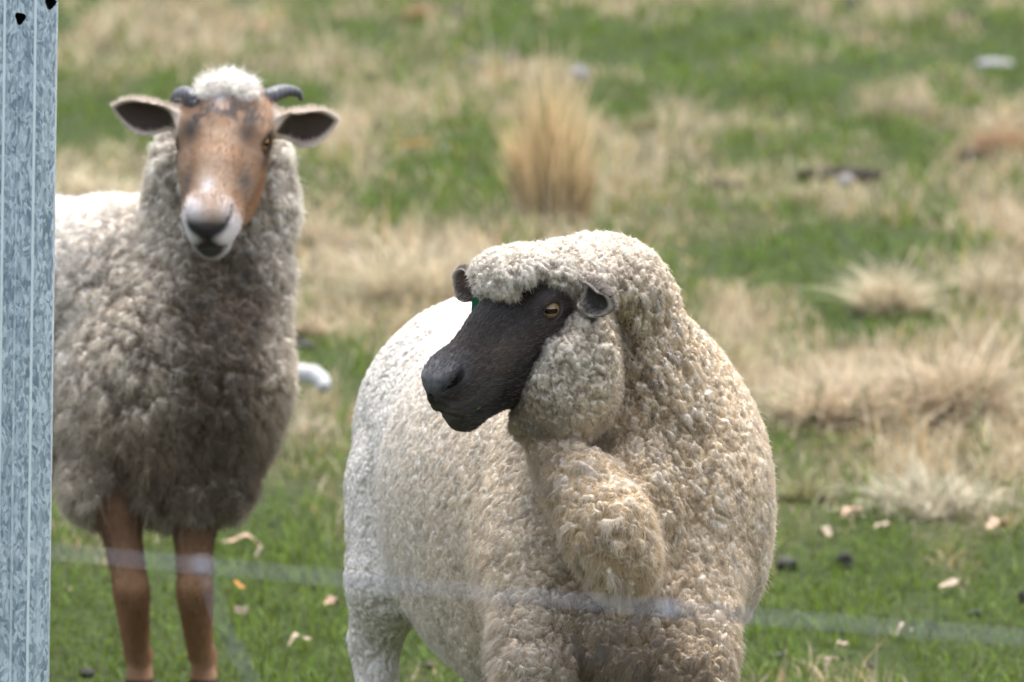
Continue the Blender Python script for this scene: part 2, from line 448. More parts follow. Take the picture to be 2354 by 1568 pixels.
def add_fur(name, parent, mat, V, N, F, wt, n, length, lean, col, clump=None, tip=None, r0=.00035, k=4, jit=.35, curl=0.0, stand=1.0, fleck=None, stray=0.0):
    """short fibres rooted on the surface; length (nv), lean (nv,3), col (nv,3)"""
    f, W = sample_faces(V, F, wt[F].mean(1), n)
    p = interp(V, F, f, W); nn = nrm(interp(N, F, f, W)); L = interp(length, F, f, W) * (0.55 + 0.9 * rng.random(n)) * np.where(rng.random(n) < stray, 1.9, 1.0); ln = interp(lean, F, f, W)
    c = interp(col, F, f, W) * (0.86 + 0.28 * rng.random((n, 1)))
    if fleck is not None:
        m = rng.random(n) < fleck[0]; c[m] = np.array(fleck[1]) * (.25 + 1.5 * rng.random((m.sum(), 1)) ** 2)
    d0 = nrm(nn * stand + ln * .5 + rng.normal(0, jit, (n, 3)))
    pts = np.empty((n, k, 3)); pts[:, 0] = p - nn * .0012
    ph = rng.random(n) * 6.28; t1 = nrm(np.cross(nn, rng.normal(0, 1, (n, 3)))); t2 = np.cross(nn, t1)
    tv = interp(tip, F, f, W) if tip is not None else np.zeros((n, 3))
    cl = clump if clump is not None else 0.0
    for i in range(1, k):
        s_ = i / (k - 1)
        d = d0 * s_ + ln * (s_ * s_ * .8)
        off = tv * (cl * s_) + (t1 * np.cos(ph + s_ * 7)[:, None] + t2 * np.sin(ph + s_ * 7)[:, None]) * (curl * s_)
        pts[:, i] = pts[:, 0] + d * L[:, None] + off
    rad = np.repeat((r0 * np.linspace(1, .35, k))[None], n, 0)
    return hair_obj(name, pts, rad, c, mat, parent)

def build_near_sheep():
    B = Solid()
    feet = np.array([P(1300, 1400, 7.3)[0], P(1300, 1400, 7.4)[1], GZ])
    root = empty('sheep', feet)
    tag(root, 'stocky cream woolly sheep with black face, head turned aside, in front of the grass field', 'sheep', 'sheep standing in the field')
    H = Head([0, 0, 0], 33, 42)
    eye_s = .062
    H.O = P(1278, 710, 6.98) - H.S * (eye_s - .001)
    head_skin(B, H, eye_s=eye_s, top=.015, nose=.009)
    hz = nrm([H.F[0], H.F[1], 0]); Z = np.array([0, 0, 1.]); HA = [hz, Z, H.S]
    D = lambda h, z, q: H.O + hz * h + Z * z + H.S * q
    # ears
    eb = P(1346, 664, 6.965); B.leaf('s', eb + np.array([0.000, .012, 0]), [.56, -.70, -.36], [-.78, -.60, .02], .056, .0225, .0175, .0028)
    fb = P(1104, 664, 7.12); B.leaf('s', fb + np.array([.010, .01, -.004]), [-.86, .25, .40], [-.25, -.90, -.25], .052, .021, .020, .0024)
    # wool of the head: cap, forelock, cheeks, throat
    B.ell('w', D(-.034, .012, 0), [.090, .058, .082], HA, .02)
    B.ell('w', D(.030, .030, .0), [.034, .031, .056], HA, .02)
    B.ell('w', D(.004, .038, .034), [.046, .028, .034], HA, .02); B.ell('w', D(.004, .038, -.034), [.046, .028, .034], HA, .02)
    B.ell('w', D(-.10, .018, 0), [.075, .055, .080], HA, .03)
    ck = P(1322, 865, 6.965)
    B.ell('w', ck + np.array([0, .045, 0]), [.062, .060, .090], None, .02)
    B.ell('w', P(1275, 920, 6.99) + np.array([0, .04, 0]), [.050, .055, .058], None, .02)
    B.ell('w', P(1345, 770, 6.97) + np.array([0, .04, 0]), [.040, .042, .05], None, .02)
    B.ell('w', P(1240, 985, 7.00) + np.array([0, .05, 0]), [.036, .045, .026], None, .02)
    FP = [(.04, .054), (.036, .048), (.025, .041), (.010, .051), (-.008, .045), (-.025, .020), (-.029, 0), (-.021, -.020), (-.004, -.024), (.010, -.026), (.038, -.020), (.056, -.030), (.075, -.037), (.105, -.043), (.125, -.056), (.133, -.086), (.150, -.095), (.30, -.20), (.30, .06), (.08, .06)]
    B.prism('w', H, FP, .010)
    # neck and body
    B.cap('w', [P(1398, 735, 7.13), P(1425, 880, 7.16), P(1480, 1080, 7.22), P(1470, 1250, 7.28)], [.087, .106, .142, .155], .05)
    B.ell('w', P(1530, 985, 7.27), [.092, .12, .14], None, .05)
    ax = nrm(np.array([.225, -.86, 0])); lat = np.array([-ax[1], ax[0], 0])
    AX = [ax, lat, Z]
    def Wp(x, y, z): return np.array([x, y, z])
    B.ell('w', Wp(.058, 7.46, .445), [.45, .214, .230], AX, .05)
    B.ell('w', Wp(-.012, 7.84, .458), [.24, .210, .208], AX, .07)
    B.ell('w', Wp(.145, 7.17, .470), [.19, .168, .205], AX, .06)
    B.ell('w', P(1600, 1190, 7.22), [R_(140, 7.2), .15, R_(235, 7.2)], None, .04)       # its left shoulder
    B.ell('w', P(1262, 1290, 7.20), [R_(165, 7.2), .14, R_(230, 7.2)], None, .05)       # its right shoulder
    # hanging folds of the throat and brisket
    B.ell('w', P(1470, 1180, 7.07), [R_(90, 7), .06, R_(150, 7)], None, .04)
    B.ell('w', P(1440, 1400, 7.14), [R_(195, 7), .13, R_(200, 7)], None, .05)
    B.ell('w', P(1450, 1500, 7.09), [R_(130, 7), .09, R_(80, 7)], None, .04)
    for dd, kk in ((.07, .03), (.03, .02), (0, .008)):
        B.cap('w', [P(1285, 1045, 7.02 + dd), P(1340, 1125, 6.972 + dd), P(1397, 1215, 6.940 + dd), P(1425, 1282, 6.945 + dd)], [R_(64, 7), R_(80, 7), R_(95, 7), R_(84, 7)], kk)
    B.ell('w', Wp(.035, 7.50, .365), [.40, .185, .205], AX, .05)
    for dd in (-.02, .015, .05):
        B.cap('w', [P(1205, 1075, 7.01 + dd), P(1250, 1190, 6.99 + dd), P(1305, 1300, 6.99 + dd), P(1385, 1385, 6.99 + dd), P(1470, 1395, 7.0 + dd)], [.006, .010, .012, .012, .004], .030, 's')
    for dd in (-.01, .02, .05):
        B.cap('w', [P(1412, 725, 7.00 + dd), P(1446, 800, 7.0 + dd), P(1450, 895, 7.0 + dd), P(1424, 985, 7.0 + dd), P(1375, 1020, 7.01 + dd), P(1310, 1032, 7.02 + dd)], [.003, .006, .007, .006, .004, .002], .030, 's')
    # legs
    for u0, u1 in ((1262, 1232), (1572, 1592)):
        k1 = P(u1, 1560, 7.02)
        B.cap('w', [P(u0, 1330, 7.12), P(u1, 1490, 7.06), k1], [.074, .052, .043], .025)
        B.cap('w', [k1, k1 - np.array([0, 0, .07])], [.043, .036], .02)
        
        B.cap('s', [k1, [k1[0], k1[1] + .005, .15], [k1[0], k1[1] - .002, .07 + GZ], [k1[0], k1[1] - .02, .03 + GZ], [k1[0], k1[1] - .035, .018 + GZ]], [.026, .024, .021, .024, .028], .01)
    for u0, u1, dd in ((925, 862, 7.86), (1260, 1240, 8.02)):
        a = P(u0, 1130, dd); hk = P(u1, 1475, dd + .02); fl = P(u1 + 6, 1650, dd - .01)
        B.cap('w', [a, P((u0 + u1) / 2, 1340, dd - .04), hk], [.080, .060, .032], .04)
        B.cap('w', [hk, fl], [.032, .026], .02)
        B.cap('s', [fl, [fl[0], fl[1] - .02, .07 + GZ], [fl[0], fl[1] - .04, .03 + GZ], [fl[0], fl[1] - .055, .018 + GZ]], [.028, .021, .024, .028], .01)
    V, F, N = B.mesh(.0022)
    sk, wo = B.ev2(V)
    wool = ss(-.001, .004, sk - wo)
    f, u, q = H.loc(V); q = np.abs(q)
    # ---- wool
    px = lambda uu, vv, d, r: np.exp(-(((V - P(uu, vv, d)) / np.array(r)) ** 2).sum(1))
    hw = ((V - D(-.02, .06, 0)) @ hz)
    w_cap = ss(-.02, .03, (V - D(0, 0.012, 0)) @ Z) * ss(-.22, -.12, hw) * ss(.24, .17, np.linalg.norm(V - D(-.02, .02, 0), axis=1)) * 3
    w_cheek = px(1300, 870, 6.99, (.10, .12, .11)) * 2.4
    w_neck = (px(1500, 800, 7.05, (.08, .2, .16)) + px(1520, 1080, 7.02, (.10, .2, .14))) * 2.0
    w_dew = (px(1405, 1230, 6.90, (.062, .1, .09)) + px(1330, 1110, 6.96, (.05, .1, .06))) * 3.2
    w_bris = px(1440, 1480, 6.98, (.16, .15, .08)) * 2.6 + px(1180, 1520, 7.05, (.08, .15, .10)) * 1.5
    w_side = px(1660, 1150, 7.1, (.1, .2, .3)) * 1.2 + px(1150, 1280, 7.1, (.17, .4, .24)) * .8
    w_back = np.full(len(V), .45)
    dn = np.array([0, 0, 1.]); fwd = np.array([0, -1., 0]); rt = np.array([1., 0, 0])
    regs = [(w_cap, [rt, dn, fwd], (.0085, .0125, .010), .0085, .7),
            (w_cheek, [rt, dn, fwd], (.0102, .0138, .012), .0075, .5),
            (w_neck, [[1, 0, .35], [-.35, 0, 1], fwd], (.0098, .0185, .012), .0105, .9),
            (w_dew, [[1, 0, -.15], [.15, 0, 1], fwd], (.028, .0110, .016), .0100, 1.5),
            (w_bris, [[1, 0, .3], [-.3, 0, 1], fwd], (.016, .013, .014), .0120, .9),
            (w_side, [rt, dn, fwd], (.013, .0165, .014), .0062, .6),
            (w_back, [lat, dn, ax], (.0088, .0190, .0088), .0032, .3)]
    V0 = V
    V, hh, cid, tip = fleece(V, N, wool, F, regs, None)
    # wrinkles round the nostril and above the lip
    dn_ = np.sqrt((f - .150) ** 2 + (u - .023) ** 2)
    wr = np.sin(dn_ * 620 + 2.2 * vnoise(V0 * 60, 33)) * ss(.016, .024, dn_) * ss(.062, .034, dn_) + 1.2 * (fbm(V0 * 130, 2, 34) - .5)
    V = V + N * (wr * .0005 * (1 - wool) * ss(.2, .15, np.linalg.norm(V0 - H(.06, 0, 0), axis=1)))[:, None]
    N2 = vert_normals(V, F); N2 = np.where((N2 * N).sum(1)[:, None] < 0, -N2, N2)
    if ((vert_normals(V, F) * N).sum(1) < 0).mean() > .5: F = F[:, ::-1]
    # ---- pigment
    n = len(V)
    big = fbm(V0 * 9, 3, 3); med = fbm(V0 * 45, 3, 5); sm = fbm(V0 * 200, 2, 6)
    tot = sum(r[0] for r in regs)
    wn = [r[0] / tot for r in regs]
    tipc = np.array([.75, .675, .565]); pale = np.array([.72, .68, .62]); cream = np.array([.60, .43, .235]); dirty = np.array([.40, .355, .30])
    col = np.tile(pale, (n, 1))
    col = mix(col, tipc, np.clip(wn[2] + wn[3] + wn[4] + wn[5] * .8 + wn[1] * .8 + wn[0] * .4, 0, 1))
    col = mix(col, dirty, np.clip(wn[1] * (.25 + .5 * med) + wn[0] * .35 * med, 0, 1))
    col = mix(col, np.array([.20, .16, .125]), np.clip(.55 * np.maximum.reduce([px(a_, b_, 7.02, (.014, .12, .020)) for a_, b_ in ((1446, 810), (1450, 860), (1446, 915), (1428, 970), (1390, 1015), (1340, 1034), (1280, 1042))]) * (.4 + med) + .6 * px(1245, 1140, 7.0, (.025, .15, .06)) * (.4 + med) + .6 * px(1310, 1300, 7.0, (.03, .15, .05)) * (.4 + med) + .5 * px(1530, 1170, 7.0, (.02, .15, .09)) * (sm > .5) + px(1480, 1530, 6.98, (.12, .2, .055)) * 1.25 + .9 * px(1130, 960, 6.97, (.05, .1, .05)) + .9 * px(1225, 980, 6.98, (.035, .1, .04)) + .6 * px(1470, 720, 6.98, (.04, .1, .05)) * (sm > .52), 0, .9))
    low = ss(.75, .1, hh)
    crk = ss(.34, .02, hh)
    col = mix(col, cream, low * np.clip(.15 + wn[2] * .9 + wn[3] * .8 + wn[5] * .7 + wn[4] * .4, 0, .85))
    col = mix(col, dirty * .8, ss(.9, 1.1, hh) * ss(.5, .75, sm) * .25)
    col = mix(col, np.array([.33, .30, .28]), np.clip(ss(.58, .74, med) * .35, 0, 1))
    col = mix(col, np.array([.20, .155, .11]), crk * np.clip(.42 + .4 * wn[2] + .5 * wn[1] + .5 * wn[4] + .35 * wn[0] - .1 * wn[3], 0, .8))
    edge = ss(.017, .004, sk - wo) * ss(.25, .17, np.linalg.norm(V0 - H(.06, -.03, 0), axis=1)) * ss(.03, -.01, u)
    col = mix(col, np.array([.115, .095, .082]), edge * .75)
    speck = (vnoise(V0 * 330, 91) > .75) & (vnoise(V0 * 40, 92) > .45)
    col = mix(col, np.array([.05, .042, .034]), speck * np.clip(wn[2] * .8 + px(1480, 760, 6.98, (.07, .1, .07)), 0, .8))
    col *= (.9 + .2 * cid)[:, None]
    # face
    face = np.tile(np.array([.0185, .0130, .0110]), (n, 1))
    face = mix(face, np.array([.115, .080, .060]), .8 * np.exp(-((f - .095) / .045) ** 2 - ((u - .004) / .022) ** 2))
    face = mix(face, np.array([.135, .130, .138]), .75 * ss(.012, .035, u) * ss(.10, .15, f))
    face = mix(face, np.array([.055, .022, .022]), .7 * np.exp(-((f - .045) / .028) ** 2 - ((u + .010) / .010) ** 2))
    face = mix(face, np.array([.06, .045, .05]), .6 * np.exp(-((f) / .02) ** 2 - ((u - .021) / .007) ** 2))
    face = mix(face, np.array([.006, .005, .005]), np.exp(-((f - .155) / .014) ** 2 - ((u - .0215) / .0075) ** 2) * .95)
    face = mix(face, np.array([.15, .13, .125]), .75 * np.exp(-((f - .135) / .025) ** 2 - ((u + .014) / .008) ** 2))
    face = mix(face, np.array([.060, .050, .047]), .8 * ss(.105, .13, f) * ss(.012, .0, u) * ss(-.036, -.022, u))
    face = mix(face, np.array([.046, .042, .032]), .8 * ss(.13, .15, f) * ss(-.022, -.034, u))
    face *= (.55 + .9 * sm)[:, None]
    ear = np.exp(-(((V - P(1360, 685, 6.93)) / .045) ** 2).sum(1)) + np.exp(-(((V - P(1075, 645, 7.12)) / .04) ** 2).sum(1))
    face = mix(face, np.array([.21, .165, .135]), np.clip(ear * 1.6, 0, 1))
    for base, a, c, Lr in ((eb + np.array([0, .012, 0]), [.56, -.70, -.36], [-.78, -.60, .02], .056), (fb + np.array([.010, .01, -.004]), [-.86, .25, .40], [-.25, -.90, -.25], .052)):
        a = nrm(a); c = np.array(c); c = nrm(c - a * (c @ a)); bb = np.cross(a, c); qq = V0 - base; x, y, z = qq @ a, qq @ bb, qq @ c
        inear = (x > .002) & (x < Lr + .008) & (np.abs(y) < .034) & (np.abs(z) < .04)
        wd = .0225 if Lr > .054 else .0235; Rr = ((Lr / 2) ** 2 + wd ** 2) / (2 * wd); o_ = Rr - np.hypot(x - Lr / 2, np.abs(y) + Rr - wd)
        face = mix(face, np.array([.36, .30, .255]), inear * 1.0); first = Lr > .054
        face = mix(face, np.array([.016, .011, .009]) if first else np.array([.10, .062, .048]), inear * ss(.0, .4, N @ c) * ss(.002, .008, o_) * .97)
    leg = ss(.34, .26, V0[:, 2])
    face = mix(face, np.array([.20, .13, .08]), leg)
    face = mix(face, np.array([.02, .018, .016]), ss(.05, .04, V0[:, 2] - GZ))
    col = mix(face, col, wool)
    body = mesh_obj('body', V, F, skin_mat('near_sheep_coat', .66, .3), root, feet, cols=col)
    N = vert_normals(V, F)
    # ---- fibres: only on the wool and face
    down = np.tile(np.array([0, 0, -1.]), (n, 1))
    L = .0036 + .004 * (wn[2] * .6 + wn[3] + wn[4]) + .0015 * wn[0] - .0008 * wn[6]
    lean = down * (.35 + .5 * (wn[2] + wn[3] + wn[4]))[:, None] + np.array([-.25, 0, 0]) * (wn[2] + wn[4])[:, None]
    vis = wool * (.25 + (V0[:, 1] < 7.6)) * ss(.12, .2, V0[:, 2])
    hm = hair_mat('wool_fibre', .4)
    add_fur('fleece', root, hm, V, N, F, vis * (.06 + np.clip(hh, 0, 1)), 540000, (L + .0022 * (wn[5] + wn[3] + wn[4])) * .95, lean, np.clip(col * 1.05, 0, .84), .55, tip, .00022, 4, .42, .0012, 1.0, None, .04)
    e0, e1 = eye_axes(H, 1, eye_s)[:2]; e2, e3 = eye_axes(H, -1, eye_s)[:2]
    eyed = np.minimum(np.linalg.norm(V0 - e0 - e1 * .0155, axis=1), np.linalg.norm(V0 - e2 - e3 * .0155, axis=1))
    # face hair lies back along the muzzle
    fm = (1 - wool) * ss(.24, .15, np.linalg.norm(V0 - H(.05, 0, 0), axis=1)) * ss(.014, .020, eyed)
    ln = -H.F[None] * 1.0 - H.U[None] * .35 + np.zeros((n, 3))
    fc = mix(col * 1.1, np.tile(np.array([.16, .15, .155]), (n, 1)), np.full(n, .10) + .20 * ss(.012, .035, u))
    add_fur('face_hair', root, hair_mat('face_fibre', .1, .45, .4), V, N, F, fm * (1 - np.exp(-((f - .155) / .014) ** 2 - ((u - .0215) / .007) ** 2)) + .6 * np.clip(ear, 0, 1) * (1 - wool), 90000, np.full(n, .0042), ln, fc, None, None, .00032, 3, .28, 0, .42, (.42, (.130, .104, .088)))
    em = eye_material('near_sheep_eye', (.34, .21, .10), (.42, .24, .09))
    for sg in (1, -1): eye_obj(H, sg, eye_s, None, root, em)
    # ear tag on the far ear
    t = P(1103, 690, 7.10); tv = []; 
    for dy in (-.0015, .0015):
        for a, b in ((-.009, .013), (.009, .013), (.011, -.013), (.004, -.018), (-.004, -.018), (-.011, -.013)): tv.append(t + np.array([a, dy, b]))
    tf = [(0, 1, 2, 3, 4, 5), (11, 10, 9, 8, 7, 6)] + [(i, i + 6, (i + 1) % 6 + 6, (i + 1) % 6) for i in range(6)]
    mesh_obj('ear_tag', tv, tf, plain('green_tag', (.005, .12, .045), .4, .5, .05), root, t, smooth=False)
    return root, H
near, HN = build_near_sheep()

# ------------------------------------------------------------------ the far sheep: horned, tan face, looking at the camera
def build_far_sheep():
    B = Solid()
    root0 = P(420, 1590, 8.45); feet = np.array([root0[0] - .05, root0[1] + .1, GZ])
    root = empty('sheep', feet)
    tag(root, 'white sheep with tan face and short dark horns looking forward beside the galvanised post', 'sheep', 'sheep standing in the field')
    eye_s = .065
    H = Head([0, 0, 0], 83, 45, 1.05)
    H.O = P(510, 330, 8.30) + np.array([0, .035, 0])
    head_skin(B, H, wide=1.05, eye_s=eye_s, narrow=.88, top=.006, slit=3, lip=.84)
    hz = nrm([H.F[0], H.F[1], 0]); Z = np.array([0, 0, 1.]); HA = [hz, Z, H.S]
    D = lambda h, z, q: H.O + hz * h + Z * z + H.S * q
    # ears: long leaves held out sideways
    B.leaf('s', P(418, 276, 8.35), [-.96, -.06, .19], [-.15, -.93, -.30], .108, .0285, .030, .0026)
    B.leaf('s', P(628, 290, 8.37), [.94, -.08, .10], [-.10, -.95, -.28], .100, .0300, .028, .0026)
    B.cap('s', [H(-.055, .0, .045), P(636, 290, 8.36)], [.022, .014], .02)
    B.cap('s', [H(-.055, .0, -.045), P(414, 277, 8.345)], [.022, .013], .02)
    # topknot
    B.ell('w', H(-.054, .020, 0), [.046, .024, .048], H.A, .015)
    B.ell('w', H(-.060, .029, .020), [.022, .016, .020], H.A, .012); B.ell('w', H(-.060, .031, -.018), [.022, .017, .018], H.A, .012)
    # ruff and neck
    B.cap('w', [P(512, 335, 8.50), P(510, 470, 8.50), P(498, 640, 8.48), P(455, 830, 8.46)], [.078, .100, .102, .140], .04)
    B.ell('w', P(596, 420, 8.46), [.046, .06, .085], None, .03)
    B.ell('w', P(408, 430, 8.47), [.040, .06, .085], None, .03)
    # chest, barrel, back
    ax = nrm(np.array([.66, -.75, 0])); lat = np.array([-ax[1], ax[0], 0]); AX = [ax, lat, Z]
    ch = P(425, 880, 8.50)
    B.ell('w', ch, [.132, .15, .200], None, .05)
    B.ell('w', P(512, 850, 8.50), [.058, .11, .15], None, .05)
    B.ell('w', P(330, 950, 8.52), [.120, .14, .148], None, .05)
    bc = P(150, 780, 8.78)
    B.ell('w', bc, [.42, .205, .212], AX, .06)
    B.ell('w', bc - ax * .38 + Z * .01, [.22, .20, .215], AX, .08)
    B.ell('w', P(270, 640, 8.62), [.15, .13, .12], AX, .06)
    # ragged wool at the tops of the legs
    B.ell('w', P(235, 1115, 8.48), [.056, .06, .062], None, .03); B.ell('w', P(440, 1120, 8.46), [.085, .07, .055], None, .03)
    # fore legs
    for (u0, v0), (u1, v1), (u2, v2), u3 in (((262, 1110), (288, 1270), (302, 1350), 308), ((448, 1120), (446, 1290), (447, 1350), 458)):
        a, b, c = P(u0, v0, 8.46), P(u1, v1, 8.44), P(u2, v2, 8.43); g = G(u3, 1650) + np.array([0, .14, 0]); 
        B.cap('s', [a, b, c, c * .45 + g * .55 + [0, .012, 0], [g[0], g[1] + .01, .075 + GZ], [g[0], g[1] - .006, .035 + GZ], [g[0], g[1] - .015, .016 + GZ]],
              [.040, .0245, .0250, .0165, .0172, .0205, .024], .012)
    for s_ in (1, -1):
        a = bc - ax * .42 + lat * .11 * s_ - Z * .05; g = np.array([a[0], a[1], GZ]) - ax * .04
        B.cap('w', [a, a - Z * .18 - ax * .02], [.11, .06], .05)
        B.cap('s', [a - Z * .16 - ax * .02, g + [0, 0, .24], g + [0, 0, .07], g + [0, -.01, .016]], [.05, .028, .02, .026], .01)
    V, F, N = B.mesh(.0030)
    sk, wo = B.ev2(V)
    wool = ss(-.001, .005, sk - wo)
    f, u, q = H.loc(V); qa = np.abs(q)
    n = len(V)
    px = lambda uu, vv, d, r: np.exp(-(((V - P(uu, vv, d)) / np.array(r)) ** 2).sum(1))
    dn = np.array([0, 0, 1.]); fwd = np.array([0, -1., 0]); rt = np.array([1., 0, 0])
    w_top = px(516, 210, 8.42, (.08, .08, .05)) * 3
    w_neck = px(516, 480, 8.42, (.14, .2, .17)) * 1.6
    w_chest = px(420, 850, 8.38, (.15, .2, .17)) * 2
    w_low = px(360, 1080, 8.38, (.2, .2, .09)) * 2
    w_left = px(190, 900, 8.6, (.12, .2, .16)) * 1.6
    w_back = np.full(n, .35)
    regs = [(w_top, [rt, dn, fwd], (.016, .017, .016), .014, .2),
            (w_neck, [[1, 0, .2], [-.2, 0, 1], fwd], (.0150, .0260, .018), .0150, .7),
            (w_chest, [[1, 0, .6], [-.6, 0, 1], fwd], (.0170, .0300, .020), .0200, .5),
            (w_low, [[1, 0, -.25], [.25, 0, 1], fwd], (.0270, .0165, .018), .0200, .9),
            (w_left, [[1, 0, .1], [-.1, 0, 1], fwd], (.0165, .0300, .020), .0180, .4),
            (w_back, [rt, dn, ax], (.018, .022, .020), .006, .2)]
    V0 = V
    V, hh, cid, tip = fleece(V, N, wool, F, regs, None)
    if ((vert_normals(V, F) * N).sum(1) < 0).mean() > .5: F = F[:, ::-1]
    med = fbm(V0 * 45, 3, 5); sm = fbm(V0 * 160, 2, 6); big = fbm(V0 * 11, 3, 8)
    tot = sum(r[0] for r in regs); wn = [r[0] / tot for r in regs]
    pale = np.array([.84, .815, .775]); col = np.tile(pale, (n, 1))
    col = mix(col, np.array([.75, .64, .49]), np.clip(wn[2] * .9 + wn[1] * .4 + wn[3] + wn[4] * .3, 0, 1))
    stain = px(500, 850, 8.35, (.07, .25, .20)) + px(440, 1090, 8.38, (.15, .25, .06)) + .8 * px(520, 680, 8.35, (.06, .2, .07))
    col = mix(col, np.array([.075, .060, .050]), np.clip(stain * (.75 + .9 * med), 0, .92))
    col = mix(col, np.array([.40, .31, .23]), np.clip(px(330, 1040, 8.4, (.09, .25, .06)) * .9 + .5 * px(610, 1010, 8.4, (.04, .2, .07)), 0, .8))
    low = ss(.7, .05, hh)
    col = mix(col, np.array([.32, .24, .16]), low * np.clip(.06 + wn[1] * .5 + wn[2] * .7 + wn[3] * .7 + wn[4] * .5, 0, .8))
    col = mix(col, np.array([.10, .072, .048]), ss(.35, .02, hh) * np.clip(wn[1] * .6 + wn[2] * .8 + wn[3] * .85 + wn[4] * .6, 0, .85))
    col *= (.88 + .24 * cid)[:, None]
    # ---- face
    tan = np.array([.34, .20, .115]); char = np.array([.075, .062, .056]); wh = np.array([.66, .61, .60])
    face = np.tile(tan, (n, 1)); face = mix(face, np.array([.42, .30, .21]), np.clip(ss(.40, .62, med) * .5 + .5 * ss(.035, .010, np.abs(q)) * ss(-.02, .02, f), 0, .8))
    face = mix(face, np.array([.30, .135, .05]), ss(.0, -.03, u) * ss(.13, .09, f) * .7)
    spot = lambda F0, U0, S0, r: np.exp(-(((f - F0) / r[0]) ** 2 + ((u - U0) / r[1]) ** 2 + ((q - S0) / r[2]) ** 2))
    ds = (spot(-.020, .05, .016, (.014, .04, .034)) * .9 + spot(-.014, .05, -.030, (.016, .03, .012)) * .6) * ss(.38, .6, vnoise(V0 * 90, 31)) * 1.4 + spot(.005, .03, .040, (.022, .012, .016)) * .8 + spot(.005, .03, -.042, (.02, .015, .016)) * .9
    ds += spot(.075, .0, .036, (.034, .026, .014)) * .85 + spot(.085, .0, -.034, (.04, .03, .014)) * .8 + spot(.035, .0, .052, (.012, .012, .01)) * .6
    ds *= (.7 + 1.1 * med)
    face = mix(face, char, np.clip(ds, 0, .9))
    face = mix(face, np.array([.48, .45, .44]), np.clip(spot(-.05, .055, -.004, (.028, .03, .010)) * .85 + spot(-.07, .055, 0, (.03, .04, .045)) * .8, 0, 1))
    mz = ss(.118, .146, f + .22 * np.clip(-.015 - u, 0, 1) * 0 + .010 * (med - .5) * 4)
    mz = mz * (1 - .85 * np.exp(-((q - .010) / .020) ** 2) * ss(.016, .030, u))
    face = mix(face, wh, np.clip(mz * .95 + spot(.115, .045, -.004, (.016, .02, .010)) * .9, 0, 1))
    face = mix(face, np.array([.034, .025, .023]), np.clip(spot(.170, .025, 0, (.030, .011, .021)) * 1.6, 0, .9))
    face = mix(face, np.array([.022, .02, .022]), np.clip(spot(.176, .014, .0, (.03, .011, .011)) * 1.3 + spot(.168, .0225, .017, (.022, .0075, .013)) * 1.4 + spot(.168, .0225, -.017, (.022, .0075, .013)) * 1.4, 0, .95))
    face = mix(face, np.array([.008, .0065, .0065]), np.clip(spot(.176, -.018, 0, (.03, .0155, .021)) * 1.6 + spot(.182, -.002, 0, (.02, .016, .014)) * .9, 0, .95))
    face = mix(face, np.array([.30, .26, .215]), .8 * ss(.12, .14, f) * ss(-.028, -.040, u))
    face = mix(face, np.array([.42, .36, .12]), np.clip(spot(.170, -.056, .002, (.02, .008, .014)) * .7, 0, .7))
    e0, e1 = eye_axes(H, 1, eye_s)[:2]; e2, e3 = eye_axes(H, -1, eye_s)[:2]
    eyed = np.minimum(np.linalg.norm(V0 - e0 - e1 * .0155, axis=1), np.linalg.norm(V0 - e2 - e3 * .0155, axis=1))
    er = ss(.024, .015, eyed)
    face = mix(face, np.array([.02, .015, .012]), np.clip(er * 1.1, 0, .9))
    face = mix(face, np.array([.02, .016, .014]), np.clip(1.1 * np.exp(-(((f - .030) / .014) ** 2 + ((u + .008) / .008) ** 2)) * (qa > .04), 0, .85))
    # ears: pale outside and rim, dark bare inside
    for base, a, c, L in ((P(418, 276, 8.35), [-.96, -.06, .19], [-.15, -.93, -.30], .108), (P(628, 290, 8.37), [.94, -.08, .10], [-.10, -.95, -.28], .100)):
        a = nrm(a); c = np.array(c); c = nrm(c - a * (c @ a)); b = np.cross(a, c); qq = V0 - base; x, y, z = qq @ a, qq @ b, qq @ c
        inear = (x > .004) & (x < L + .01) & (np.abs(y) < .034) & (np.abs(z) < .04)
        R = ((L / 2) ** 2 + .0285 ** 2) / (2 * .0285); o = R - np.hypot(x - L / 2, np.abs(y) + R - .0285)
        face = np.where(inear[:, None], np.array([.52, .43, .35]), face)
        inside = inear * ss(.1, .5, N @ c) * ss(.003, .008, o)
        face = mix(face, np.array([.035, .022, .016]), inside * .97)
    leg = ss(.40, .36, V0[:, 2])
    lc = mix(np.tile(np.array([.33, .175, .088]), (n, 1)), np.array([.060, .032, .019]), np.clip(.62 * ss(.12, .25, V0[:, 2]) + .12 * ss(.5, .7, med), 0, 1))
    lc = mix(lc, np.array([.36, .25, .165]), ss(.06, -.02, V0[:, 2]) * .2)
    lc = mix(lc, np.array([.03, .026, .022]), ss(.04, .034, V0[:, 2] - GZ))
    face = mix(face, lc, leg)
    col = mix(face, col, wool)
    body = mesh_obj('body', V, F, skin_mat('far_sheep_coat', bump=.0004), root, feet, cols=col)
    N = vert_normals(V, F)
    L = .0075 + .005 * wn[3] + .006 * wn[0]
    lean = np.tile(np.array([0, 0, -1.]), (n, 1)) * (.3 + .5 * wn[3] - .4 * wn[0])[:, None]
    vis = wool * (.2 + (V0[:, 1] < 8.8)) * ss(.15, .25, V0[:, 2])
    add_fur('fleece', root, hair_mat('far_wool_fibre', .4), V, N, F, vis * (.3 + hh), 230000, L * 1.1, lean, np.clip(col * 1.06, 0, .86), .6, tip, .00036, 4, .40, .0018, 1.0, None, .04)
    fm = (1 - wool) * np.where(V0[:, 2] > .42, 1.0, .6 * ss(-.08, -.04, V0[:, 2]))
    ln = mix(-H.F[None] - H.U[None] * .3 + np.zeros((n, 3)), np.tile(np.array([0, 0, -1.2]), (n, 1)), ss(.42, .38, V0[:, 2]))
